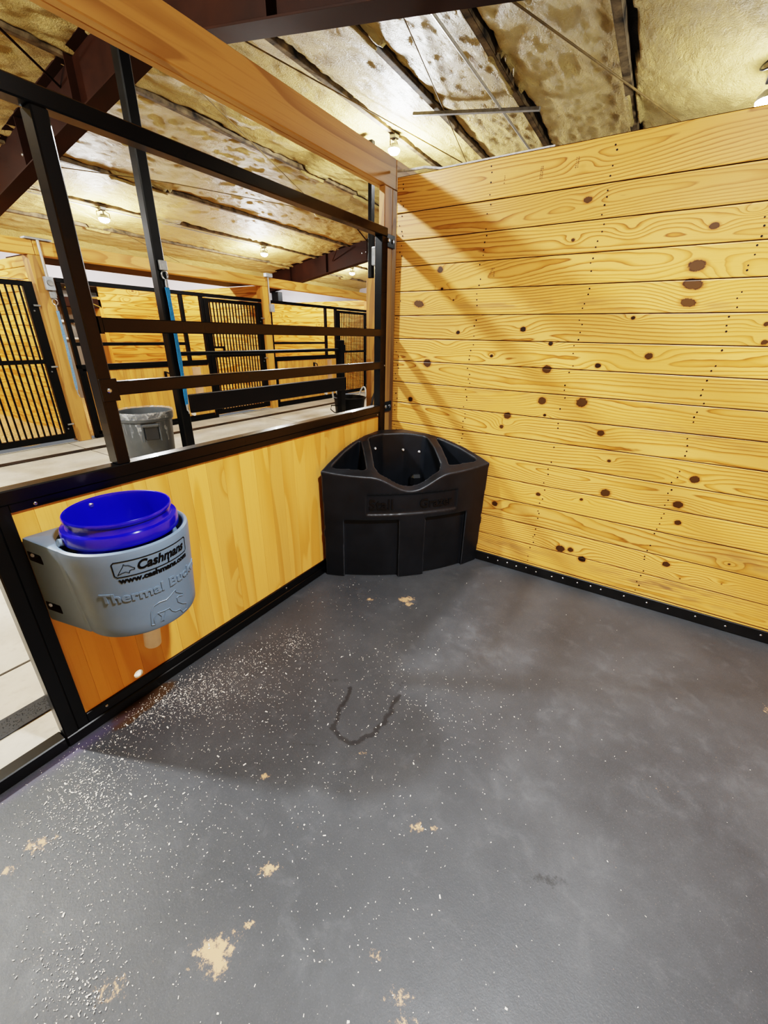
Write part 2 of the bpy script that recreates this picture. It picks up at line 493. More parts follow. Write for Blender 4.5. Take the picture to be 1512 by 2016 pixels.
purple = np.maximum(blob(.03, -2.22, .025, .16), .6 * blob(.03, -2.42, .02, .12))
P = np.stack([gx, gy, .0025 * (fbm(gx * 1.5, gy * 1.5, 3) - .5)], -1)
P[..., 2] -= P[..., 2].max()
fl = grid_mesh('floor', P, M['floor'], dict(tan=tan, dark=dark, light=light, brown=brown, purple=purple))
tag(fl, 'dark grey sealed stall floor scattered with shavings', kind='structure')

mb = MB().box(-5.2, -.05, -4.5, 12, -.12, -.001)
for x in (-.66, -5.14): mb.box(x - .006, x + .006, -4.5, 12, -.01, .0015, 1)
for y in (-3.2, -.12, 2.9, 5.9): mb.box(-5.14, -.1, y - .004, y + .004, -.01, .0012, 1)
tag(mb.build('floor_aisle', [M['conc'], plain('concrete_joint', '#4c463c', .9)]), 'pale concrete aisle floor', kind='structure')
u, v = np.meshgrid(np.linspace(-9.3, -5.2, 60), np.linspace(-4.5, 12, 200), indexing='ij')
tag(grid_mesh('floor_bedding', np.stack([u, v, -.02 + .07 * fbm(u * 1.3, v * 1.3, 11) + .03 * vnoise(u * 6, v * 6, 5) + .12 * np.exp(-((u + 5.9) ** 2 / .3 + (v + .9) ** 2 / .8))], -1), M['bed']),
    'tan wood shavings covering the far stall floors', kind='structure')

# ------------------------------------------------------------------ setting: hero board wall
KN = [(0.342,1.814,0.0229,2),(0.361,1.714,0.0099,1),(0.486,1.476,0.0147,1),(0.874,1.497,0.0195,1),(1.401,1.551,0.0120,1),(1.603,1.762,0.0318,3),(1.608,1.689,0.0313,3),(1.608,1.614,0.0251,3),(1.913,1.525,0.0126,2),(1.928,1.452,0.0144,2),(1.034,1.426,0.0158,1),(0.710,1.351,0.0122,1),(1.289,1.324,0.0179,1),(1.508,1.380,0.0213,2),(0.289,1.291,0.0326,2),(1.036,1.294,0.0295,2),(0.176,1.054,0.0215,1),(1.038,1.121,0.0276,2),(1.248,1.132,0.0339,2),(1.066,1.043,0.0111,1),(0.851,1.017,0.0273,2),(0.824,0.947,0.0156,2),(1.375,0.978,0.0220,2),(1.446,0.833,0.0121,2),(1.847,0.802,0.0261,2),(1.466,0.647,0.0309,2),(1.107,0.561,0.0162,2),(1.352,0.581,0.0119,2),(0.846,0.438,0.0233,2),(1.812,0.655,0.0273,2),(1.836,0.556,0.0191,2),(1.296,0.236,0.0313,2),(1.354,0.245,0.0209,2),(1.428,0.202,0.0271,1),(1.845,0.303,0.0221,2),(2.103,0.388,0.0077,2),(1.059,1.904,0.0107,2),(1.096,2.064,0.0181,3),(1.627,1.909,0.0180,3),(0.440,1.652,0.0065,1),(0.209,1.636,0.0266,3),(1.926,0.238,0.0054,1),(2.104,0.268,0.0049,1),(1.309,1.920,0.0190,4),(1.045,2.211,0.0180,4),(0.418,1.393,0.0238,4),(1.750,1.952,0.0100,4),(0.858,0.967,0.0153,4),
      (2.6, 1.3, .02, 2), (2.9, .8, .025, 2), (3.2, 1.7, .02, 1), (2.7, 2.0, .015, 2), (3.4, 1.1, .02, 2)]
edges = [.0] + [.0742 + .1361 * k for k in range(16)] + [2.2955]
edges[16] = 2.1196
XL = .03
root = None
PTS = []; FCS = []; A = {k: [] for k in ('ring', 'knot', 'knotdark', 'tint', 'smudge')}
base = 0
for bi in range(17):
    z0, z1 = edges[bi], edges[bi + 1]
    h = z1 - z0
    if h < .02: continue
    nu = 720; nv = max(8, int(h / .005)) + 5
    r = np.random.default_rng(100 + bi)
    uu, vv = np.meshgrid(np.linspace(XL, X1, nu), np.concatenate([[0, 0], np.linspace(0, 1, nv - 4), [1, 1]]), indexing='ij')
    e = .0024
    zz = z0 + e + vv * (h - 2 * e)
    yy = np.full_like(zz, -.0 + r.uniform(-.0015, .001))
    yy[:, 0] += .007; yy[:, -1] += .007; zz[:, 0] = z0 + .0017; zz[:, -1] = z1 - .0017; zz[:, 1] = z0 + .0019; zz[:, -2] = z1 - .0019; yy[:, 1] += .0008; yy[:, -2] += .0008
    yy[0, :] += .004
    w = zz - z0
    kn = np.zeros_like(zz); kd = np.zeros_like(zz); warp = np.zeros_like(zz)
    for kx, kz, kr, kt in KN:
        if not (z0 - .03 < kz < z1 + .03): continue
        asp = 1.15 if kt != 3 else 1.5
        du = (uu - kx) / asp; dv = (zz - kz)
        if kt == 3 and kz < 1.75: du, dv = du * .8 + dv * .6, dv * .8 - du * .35
        d2 = du ** 2 + dv ** 2
        rr = kr * .68
        if kt != 4: kn = np.maximum(kn, np.clip(1.5 - np.sqrt(d2) / rr * .85, 0, 1))
        kd = np.where(d2 < (rr * 3) ** 2, {1: .95, 2: .45, 3: .15, 4: 0}[kt], kd)
        s = max(kr, .012)
        warp += 1.9 * np.exp(-((uu - kx) / (s * 4.2)) ** 2 - ((zz - kz) / (s * 1.7)) ** 2) * (1.4 if kt in (3, 4) else 1.)
    n1 = fbm(uu * .8 + bi * 9.7, vv * .0, 40 + bi, 2); n2 = fbm(uu * .55 + 33 + bi * 5, vv * 0., 60 + bi, 2)
    n3 = fbm(uu * 2.2 + bi * 3.1, vv * 1.6, 80 + bi, 2)
    vc = h * (.5 + r.uniform(-.35, .35)) + h * 1.2 * (n1 - .5)
    dd = .01 + np.abs(.10 * (n2 - r.uniform(.3, .7)) + .03 * (n3 - .5))
    if r.random() < .3: vc = vc + h * r.choice([-1.1, 1.1])
    ring = np.sqrt((w - vc) ** 2 + dd ** 2) / r.uniform(.011, .017) + warp + .9 * n3
    sm = np.zeros_like(zz)
    for sx, sz, srx, srz, k in [(1.9, .16, .35, .05, .9), (1.3, 1.2, .0, .0, 0), (2.2, .42, .3, .04, .6), (1.75, 1.02, .35, .05, .5), (1.0, .16, .25, .05, .5), (.75, 1.13, .3, .04, .35), (.9, 1.62, .5, .02, .6), (1.5, 1.6, .4, .02, .5), (2.1, 1.28, .3, .05, .4)]:
        if k: sm = np.maximum(sm, k * np.exp(-((uu - sx) / srx) ** 2 - ((zz - sz) / srz) ** 2))
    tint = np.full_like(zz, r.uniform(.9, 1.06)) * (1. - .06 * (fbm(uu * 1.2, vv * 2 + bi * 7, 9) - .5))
    for c_ in (0, 1, -1, -2): tint[:, c_] *= .22  # groove shade painted into the tint along each board's long edges
    Pb = np.stack([uu, yy, zz], -1).reshape(-1, 3)
    idx = np.arange(nu * nv).reshape(nu, nv)
    F = np.stack([idx[:-1, :-1], idx[1:, :-1], idx[1:, 1:], idx[:-1, 1:]], -1).reshape(-1, 4) + base
    PTS.append(Pb); FCS.append(F); base += nu * nv
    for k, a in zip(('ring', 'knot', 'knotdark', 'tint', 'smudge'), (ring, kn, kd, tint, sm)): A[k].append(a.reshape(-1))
# backing, end, cap + nail heads share the wall's mesh
ext = MB().box(XL + .001, X1, .009, .045, 0, 2.294, 1).box(XL, X1, .0, .045, 2.2952, 2.2958, 1)
nails = MB()
for nxp in (.065, .575, 1.15, 1.77, 2.4, 3.0):
    for bi in range(1, 17):
        z0, z1 = edges[bi], edges[bi + 1]
        if z1 - z0 < .05: continue
        for q in (.14, .38, .62, .84):
            if random.random() < .18: continue
            xx = nxp + random.uniform(-.012, .012) + (.03 * (z0 - 1) if nxp > .5 else 0); zz_ = z0 + (z1 - z0) * (q + random.uniform(-.06, .06))
            rr = random.uniform(.0032, .0046)
            nails.add([(xx + rr * math.cos(a), -.0022, zz_ + rr * math.sin(a)) for a in np.linspace(0, 2 * math.pi, 8)[:-1]], [tuple(range(7))], 2)
for sx, sz, cols, rows in ((.675, 2.206, 1, 6), (.854, 2.206, 2, 7), (1.015, 2.221, 2, 6), (.654, 1.788, 3, 6), (.441, .796, 2, 6)):
    for c_ in range(cols):
        for q in range(rows):
            if random.random() < .25: continue
            xx = sx + c_ * .009 + random.uniform(-.001, .001); z_ = sz + (q - rows / 2) * .0075
            w_, h_ = random.uniform(.0012, .003), random.uniform(.0012, .003)
            nails.add([(xx - w_, -.0021, z_ - h_), (xx + w_, -.0021, z_ - h_), (xx + w_, -.0021, z_ + h_), (xx - w_, -.0021, z_ + h_)], [(0, 1, 2, 3)], 3)
pv = np.concatenate(PTS + [np.array(ext.v), np.array(nails.v)])
me = bpy.data.meshes.new('wall_right')
q4 = np.concatenate(FCS)
other = [tuple(i + base for i in f) for f in ext.f] + [tuple(i + base + len(ext.v) for i in f) for f in nails.f]
lens = np.concatenate([np.full(len(q4), 4), np.array([len(f) for f in other])]).astype(np.int32)
loops = np.concatenate([q4.reshape(-1), np.array([i for f in other for i in f])]).astype(np.int32)
me.vertices.add(len(pv)); me.vertices.foreach_set('co', pv.reshape(-1).astype(np.float32))
me.loops.add(len(loops)); me.loops.foreach_set('vertex_index', loops)
me.polygons.add(len(lens)); me.polygons.foreach_set('loop_start', np.concatenate([[0], np.cumsum(lens)[:-1]]).astype(np.int32))
me.polygons.foreach_set('material_index', np.concatenate([np.zeros(len(q4)), np.array(ext.mi), np.array(nails.mi)]).astype(np.int32))
me.update(calc_edges=True)
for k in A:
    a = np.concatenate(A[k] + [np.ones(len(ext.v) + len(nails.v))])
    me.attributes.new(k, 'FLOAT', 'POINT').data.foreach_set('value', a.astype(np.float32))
for m in (M['hero'], M['backing'], M['ink'], plain('faded_stamp_ink', '#7d5f2e', .6)): me.materials.append(m)
wr = bpy.data.objects.new('wall_right', me); COL.objects.link(wr)
tag(wr, 'stall wall of horizontal knotty pine boards', kind='structure')

# rubber trim strip along its foot, with bolt heads
mb = MB().box(.03, X1, -.012, -.001, .0, .0665, 0, .003)
tr = tag(mb.build('baseboard_right', M['rubber']), 'black rubber strip bolted along foot of board wall', kind='structure')
bolts(tr, [(x + random.uniform(-.02, .02), -.012, .036 + random.uniform(-.006, .006)) for x in (.84, .93, .985, 1.04, 1.105, 1.18, 1.29, 1.36, 1.43, 1.5, 1.565, 1.69, 1.81, 1.93, 2.05, 2.2, 2.35, 2.5, 2.7, 2.9, 3.1, 3.3)], (0, -1, 0), .0055, .004)

# other walls of the near stall (out of view, they close the room)
def board_wall(name, axis, c, a0, a1, z1, mat, th=.04, h=.136, z0=0.):
    mb = MB(); z = z0
    while z < z1 - .01:
        zt = min(z + h, z1)
        if axis == 'x': mb.box(a0, a1, c - th / 2, c + th / 2, z + .0025, zt - .0025, 0, .004)
        else: mb.box(c - th / 2, c + th / 2, a0, a1, z + .0025, zt - .0025, 0, .004)
        z += h
    k = .4
    if axis == 'x': mb.box(a0 + .002, a1 - .002, c - th * k / 2, c + th * k / 2, z0, z1 - .01, 1)
    else: mb.box(c - th * k / 2, c + th * k / 2, a0 + .002, a1 - .002, z0, z1 - .01, 1)
    return tag(mb.build(name, [mat, M['backing']]), 'wall of horizontal pine boards', kind='structure')
board_wall('wall_behind', 'x', -3.7, .0, X1, 2.2955, M['pine_x'])
board_wall('wall_outer', 'y', 3.7, -3.7, .04, 2.2955, M['pine_y'])
# far stalls: back wall, liner, dividers, recess with pipework
board_wall('wall_back', 'y', -8.82, 2.52, 12, 2.2955, M['pine_y'])
board_wall('wall_back_left', 'y', -8.82, -4.5, 1.35, 2.2955, M['pine_y'])
mb = MB().box(-9.42, -9.38, -4.5, 12, 0, 3.2).box(-8.87, -8.84, -4.5, 12, 2.2955, 2.84)
tag(mb.build('wall_liner', M['white']), 'white metal liner above the far stall boards', kind='structure')
u, v = np.meshgrid(np.linspace(0, 1, 12), np.linspace(-4.5, 12, 400), indexing='ij')
ez = 2.80 + .05 * fbm(v * 1.5, u * 0, 77, 3)
tag(grid_mesh('wall_eave', np.stack([-8.8 + .12 * u - .05 * fbm(v * 2.5, u * 3, 78, 3), v, ez + u * .36], -1), M['foam'], dict(edge=np.where(u < .05, .8, 0.))), 'spray foam covering the eave', kind='structure')
mb = MB().box(-9.3, -9.27, 1.2, 2.7, 0, 2.25)
tag(mb.build('wall_recess', M['greywall']), 'grey panel at the back of the recess', kind='structure')
mb = MB().box(-9.0, -8.78, 1.35, 2.52, 1.88, 2.06, 0).box(-9.26, -8.78, 2.46, 2.53, 0, 2.1, 1)
tag(mb.build('trim_recess', [M['brown'], M['pine_fv']]), 'dark header and pine jamb round the recess', kind='structure')
for i, y in enumerate((.1, 3.77, 7.4)):
    board_wall('wall_divider_%d' % (i + 1), 'x', y, -8.8, -5.32, 2.2955, M['pine_x'])
tag(MB().box(-9.3, X1 + 2, 12, 12.05, -.1, 4.6).build('wall_end', M['white']), 'far end wall of the barn', kind='structure')

# ------------------------------------------------------------------ ceiling foam, two slopes
RX, RZ = -2.57, 4.07
PX = sorted([.80, -.231, -1.236, -2.245, 1.85, 2.88, -2.9, -3.91, -4.9, -5.82, -6.88, -7.87, -8.88])
u, v = np.meshgrid(np.linspace(-9.45, 4.2, 760), np.linspace(-5, 12, 430), indexing='ij')
z = RZ + .032 - np.abs(u - RX) / 6
z += -.022 * (fbm(u * 1.7, v * 1.2, 21, 4) - .5) - .05 * (fbm(u * 8, v * 5, 31, 3) - .5)
edge = np.zeros_like(u)
for i, px in enumerate(PX):
    d = u - px
    jag = -.012 + .10 * np.clip(fbm(v * 1.1 + i * 13, v * 0 + i, 50 + i, 3) - .42, 0, 1) * 2 + .02 * vnoise(v * 16, v * 0 + i, 70 + i)
    if px < RX: jag = jag * .5 - .006; 
    m = (d > -.012) & (d < .03 + jag)
    z = np.where(m, z + .05, z); edge = np.where(m, 1., edge)  # shadow in the gap beside each purlin painted dark into the foam
    left = (d < -.0) & (d > -.10)
    z = np.where(left, z - .02 * (1 + d / .10), z)
    cover = (vnoise(v * 1.3 + 7 * i, v * 0, 90 + i) > .72) & (np.abs(d) < .07)
    z = np.where(cover, z - .045, z); edge = np.where(cover, .08, edge)
ce = grid_mesh('ceiling', np.stack([u, v, z], -1), M['foam'], dict(edge=edge))
tag(ce, 'sloping barn ceiling of tan spray foam', kind='structure')
tag(MB().add([(-9.6, -5, 3.5), (RX, -5, 4.75), (4.4, -5, 3.5), (-9.6, 12, 3.5), (RX, 12, 4.75), (4.4, 12, 3.5)], [(0, 3, 4, 1), (1, 4, 5, 2)]).build('roof_deck', M['white']), 'roof deck above the foam', kind='structure')

for i, px in enumerate(PX):
    zb = RZ - abs(px - RX) / 6
    mb = MB().box(px - .05, px + .012, -5, 12, zb, zb + .006, 0, .001).box(px - .05, px - .044, -5, 12, zb, zb + .02, 0, .001).box(px + .006, px + .014, -5, 12, zb, zb + .2, 0, .001)
    side = 'over the near stall row' if px > -1 else ('beside the ridge over the aisle' if px > -4 else 'over the far stall row')
    o = mb.build('roof_purlin', [M['purlin'], M['gap']], None, 'base')
    rank = i + 1
    words_ = ['first', 'second', 'third', 'fourth', 'fifth', 'sixth', 'seventh', 'eighth', 'ninth', 'tenth', 'eleventh', 'twelfth', 'thirteenth']
    tag(o, 'foam-smeared steel roof purlin %s, %s counting from the back wall' % (side, words_[i]), 'purlin', 'roof purlins under the spray foam', 'thing')

def rafter(y, label):
    t = thing('roof_rafter', label, 'rafter', (RX, y, 3.6), 'brown steel roof rafters', 'thing')
    for nm, x2 in (('far_arm', -9.2), ('near_arm', 4.2)):
        mb = MB()
        sgn = 1 if x2 > RX else -1
        zb = lambda x: 3.635 - abs(x - RX) / 6
        a = Vector((RX, y, zb(RX))); b = Vector((x2, y, zb(x2)))
        mb.beam(a, b, .19, .014)
        mb.beam(a + Vector((0, 0, .235)), b + Vector((0, 0, .235)), .012, .47)
        mb.beam(a + Vector((0, 0, .47)), b + Vector((0, 0, .47)), .19, .014)
        for k in range(1, 5):
            x = RX + (x2 - RX) * k / 5
            mb.box(x - .005, x + .005, y - .085, y + .085, zb(x) + .01, zb(x) + .46)
        mb.build(nm, M['brown'], t)
    bolts(t, [(x, y - .007, 3.635 - abs(x - RX) / 6 + .2) for x in (-5.3, -5.42, -.2, .05, .3)], (0, -1, 0), .016, .014)
    return t
rafter(.38, 'brown steel roof rafter nearest the camera, passing over the stall beam')
rafter(7.42, 'brown steel roof rafter farther down the aisle beyond the second pale lamp')
mb = MB().box(-8.78, -8.5, 7.44, 7.62, 0, 2.6)
tag(mb.build('steel_column', M['blackfar'], None, 'base'), 'dark steel column at the back wall seen over the far stall front', 'column', None, 'thing')

# bracing rods, conduits, strut on the ceiling
def ceil_tube(name, pts, r, m, label, cat, group=None):
    return tag(MB().tube(pts, r, 8).build(name, m, None, 'base'), label, cat, group, 'thing')
ceil_tube('brace_rod', [(-.6, -.1, 3.72), (1.9, 4.75, 3.32)], .008, M['rod'], 'thin brace rod slanting across the foam above the board wall', 'rod', 'ceiling rods')
ceil_tube('brace_rod', [(-.5, .3, 3.72), (-1.7, 5.2, 3.9)], .005, M['rod'], 'thin brace rod crossing the short horizontal strut', 'rod', 'ceiling rods')
ceil_tube('brace_rod', [(-2.5, 1.2, 4.02), (-1.4, 5.6, 3.84)], .007, M['rod'], 'thin brace rod passing just right of the bright lamp over the aisle', 'rod', 'ceiling rods')
ceil_tube('brace_rod', [(-3.2, .9, 3.92), (-4.4, 4.2, 3.72)], .006, M['rod'], 'thin brace rod under the pale foam between beam and top rail', 'rod', 'ceiling rods')
ceil_tube('brace_rod', [(-2.9, -1.5, 3.93), (-4.6, .9, 3.66)], .011, M['brown'], 'dark brace rod reaching the near rafter at the upper left corner', 'rod', 'ceiling rods')
ceil_tube('brace_rod', [(-5.9, .6, 3.42), (-5.3, 2.2, 3.52), (-4.7, 4.6, 3.62)], .006, M['rod'], 'thin sagging brace wire behind the frame post', 'rod', 'ceiling rods')
ceil_tube('brace_rod', [(-6.4, .6, 3.34), (-8.6, 4.4, 2.97)], .006, M['rod'], 'thin brace wire running past the left far stall lamp', 'rod', 'ceiling rods')
ceil_tube('brace_rod', [(-4.7, 6.2, 3.6), (-5.05, 7.38, 3.42)], .012, M['brown'], 'short brown brace meeting the farther rafter near its top edge', 'rod', 'ceiling rods')
ceil_tube('brace_rod', [(-5.9, 7.0, 3.42), (-6.35, 7.38, 3.25)], .012, M['brown'], 'short brown brace meeting the farther rafter above the far beam', 'rod', 'ceiling rods')
ceil_tube('conduit', [(-.49, .4, 3.705), (-.47, 6, 3.705)], .013, M['conduitw'], 'pale conduit running along the foam above the board wall', 'conduit')
tag(MB().beam((-1.55, 2.96, 3.86), (-.06, 2.97, 3.625), .045, .03).build('ceiling_strut', M['galv'], None, 'base'), 'grey steel strut lying across two purlins', 'strut', None, 'thing')
ceil_tube('conduit', [(-6.93, -.5, 3.325), (-6.93, 5.4, 3.325)], .011, M['conduitw'], 'pale conduit following the purlin to the left far stall lamps', 'conduit')

pts = [(1.74 + .07 * math.cos(a * 1.0) + .01 * a, 2.2 + .05 * math.sin(a), 3.27 + .05 * math.sin(a * 1.03 + .6)) for a in np.linspace(0, 15, 70)]
tag(MB().tube(pts, .006, 6).build('cable_coil', M['hose'], None, 'base'), 'small dark coil of cable under the ceiling at the upper right corner', 'cable')
# ------------------------------------------------------------------ lamps
def lamp(x, y, label, power, zoff=0., rot=0., spot=170):
    zp = RZ - abs(x - RX) / 6
    t = thing('ceiling_lamp', label, 'lamp', (x, y, zp - .2 + zoff), 'ceiling floodlights', 'thing')
    L = Vector(t.location)
    mb = MB().box(x - .05, x + .05, y - .05, y + .05, zp - .05, zp - .002, 0, .006)
    mb.build('mounting_box', M['galv'], t)
    mb = MB().tube([L + Vector((.02, 0, .16)), L + Vector((.02, 0, .1))], .014, 8)
    mb.lathe(L + Vector((0, 0, .035)), [(.0, .06), (.05, .058), (.075, .03), (.085, 0.), (.082, -.002)], 24)
    mb.build('housing', M['galv'], t)
    mb = MB().tube([L + Vector((0, -.1, .05)), L + Vector((0, -.105, .12)), L + Vector((.02, 0, .15)), L + Vector((0, .105, .12)), L + Vector((0, .1, .05))], .006, 6)
    mb.build('yoke', M['brown'], t)
    mb = MB().lathe(L + Vector((0, 0, .03)), [(.08, 0), (.078, -.02), (.055, -.045), (.02, -.055), (0, -.056)], 24)
    mb.build('lens', M['lens'], t)
    ld = bpy.data.lights.new('lamp_light', 'SPOT' if spot else 'POINT'); ld.energy = power; ld.color = (.93, .97, 1.); ld.shadow_soft_size = .09
    if spot: ld.spot_size = math.radians(spot); ld.spot_blend = 1.
    lo = bpy.data.objects.new('lamp_light', ld); COL.objects.link(lo); lo.location = L + Vector((0, 0, -.13))
    return t
PW = 170.
lamp(-6.9, 1.95, 'round floodlight glowing over the left far stall, seen beside the frame post', PW * .75, spot=0)
lamp(-6.9, 5.5, 'round floodlight glowing over the middle far stall', PW * .75, spot=0)
lamp(-6.9, 9.0, 'round floodlight beyond the farther rafter, beside the black tube', PW * .75, spot=0)
lamp(-6.9, -1.7, 'round floodlight over the far stall on the left, out of frame', PW * .75, spot=0)
lamp(-2.25, 3.68, 'floodlight over the aisle behind the end of the stall beam', PW * 1.4, spot=0)
lamp(-2.25, -3.15, 'floodlight over the aisle behind the camera', PW * 3.0, spot=0)
lamp(1.82, 2.56, 'dazzling floodlight at the upper right corner beyond the board wall', PW * .3, spot=0)
lamp(1.82, -1.7, 'floodlight straight above the stall', PW * 2.0, spot=138)

# ------------------------------------------------------------------ near stall: timber post and beam
def timber(name, boxes, m, label, cat, group=None):
    mb = MB()
    for b in boxes: mb.box(*b)
    return tag(mb.build(name, m, None, 'base'), label, cat, group, 'thing')
timber('timber_post', [(-.072, -.03, -.038, .05, 0, 2.262, 0, .003), (-.072, -.03, .052, .125, 0, 2.262, 0, .003)], M['postw'], 'pine corner post between the black frame and the board wall', 'post')
timber('timber_beam', [(-.068, -.03, -4.2, .088, 2.263, 2.415, 0, .004), (-.109, -.073, -4.2, .088, 2.266, 2.415, 0, .004)], M['beam'], 'double pine beam running overhead above the black frame', 'beam')
timber('timber_beam', [(-.068, -.03, .0895, 5.0, 2.263, 2.415, 0, .004)], M['beam'], 'end of the next pine beam just showing above the board wall corner', 'beam')
tag(MB().tube([(.0, .055, 2.345), (.1, .03, 2.33), (.2, .02, 2.325), (.3, .02, 2.304), (.9, .02, 2.303)], .007, 8).build('cable', M['rope'], None, 'base'), 'white cable lying along the top of the board wall behind the beam end', 'cable')

# ------------------------------------------------------------------ near stall front frame
B = M['black']
fr = thing('stall_front', 'black steel stall front with pine panel below and open rails above, nearest the camera', 'stall front', (0, -1.1, 0))
MB().box(-.056, 0, -2.6, -.042, 2.0, 2.0466, 0, .004).build('top_rail', B, fr)
MB().box(-.056, 0, -2.2495, -.106, .962, 1.007, 0, .004).box(-.05, -.006, -2.169, -.106, .934, .9625, 0, .002).build('middle_rail', B, fr)
MB().box(-.056, 0, -2.2495, -.106, .0, .047, 0, .004).box(-.05, -.006, -2.169, -.106, .047, .0905, 0, .002).build('bottom_rail', B, fr)
MB().box(-.056, 0, -.106, -.042, .0, 2.0, 0, .004).build('corner_upright', B, fr)
MB().box(-.062, 0, -1.841, -1.797, 1.007, 2.0, 0, .004).build('middle_upright', B, fr)
MB().box(-.056, 0, -2.2495, -2.206, .047, .962, 0, .004).box(-.05, -.006, -2.206, -2.169, .047, .962, 0, .002).build('door_jamb', B, fr)
MB().box(-.056, .0, -3.6, -2.25, .0, .052, 0, .004).build('door_sill', B, fr)
mb = MB(); y = -2.2
while y < -.1:
    y2 = min(y + .089, -.1)
    mb.box(-.045, -.016, y + .0002, y2 - .0002, .05, .955, 0, .0006); y = y2
pan = mb.build('wood_panel', M['pine_v'], fr)
cut = MB().lathe((-.06, -1.957, .112), [(0, 0), (.019, 0), (.019, .08), (0, .08)], 20, 0, Matrix.Rotation(math.radians(90), 3, 'Y')).build('cut', M['pine_v'])
for nm, z0, z1, yr in (('upper_crossbar', 1.444, 1.4885, -.083), ('lower_crossbar', 1.2445, 1.2905, -.083)):
    MB().box(-.03, .003, -1.787, yr, z0, z1, 0, .003).build(nm, B, fr)
MB().box(-.002, .006, -1.84, -1.785, 1.228, 1.301, 0, .001).build('crossbar_bracket', B, fr)
MB().box(-.03, .004, -1.797, -1.786, 1.44, 1.492).build('crossbar_bracket', B, fr)
MB().bolt((.006, -1.816, 1.263), (1, 0, 0), .008, .006).build('bolt_head', M['bolt'], fr)
for zt in (.949, 1.955):
    tb = MB().box(-.028, -.02, -.05, .074, zt, zt + .07, 0, .002).build('mounting_tab', B, fr)
    bolts(tb, [(-.02, -.005, zt + .035), (-.02, .045, zt + .035)], (1, 0, 0), .012, .008)
bolts(fr, [(-.006, -2.105, .946), (-.006, -.13, .946), (-.006, -2.1, .07), (-.006, -1.1, .07), (0., -.06, 1.265)], (1, 0, 0), .0055, .004, None, 'screw')

def bake(ob, cutters, op='DIFFERENCE', extra=None):
    for c in cutters:
        c.parent = None
        md = ob.modifiers.new('b', 'BOOLEAN'); md.operation = op; md.object = c; md.solver = 'EXACT'
    if extra: extra(ob)
    dg = bpy.context.evaluated_depsgraph_get(); dg.update()
    nm = bpy.data.meshes.new_from_object(ob.evaluated_get(dg))
    ob.modifiers.clear()
    old = ob.data; ob.data = nm; bpy.data.meshes.remove(old)
    for c in cutters:
        d = c.data; bpy.data.objects.remove(c); bpy.data.meshes.remove(d)
    return ob
cut.location = Vector((0, 0, 0))
cut.location = fr.location * 0
# the panel lives in the frame's space: move the cutter there while baking
pan_par = pan.parent; pan.parent = None; cut.location = -Vector(fr.location)
bake(pan, [cut]); pan.parent = pan_par
nm_ring = MB().lathe((-.046, -1.957, .112), [(.0195, 0), (.0195, .028), (.0183, .028), (.0183, 0)], 20, 0, Matrix.Rotation(math.radians(90), 3, 'Y'))
nm_ring.build('drain_hole_sleeve', M['pvc'], fr)

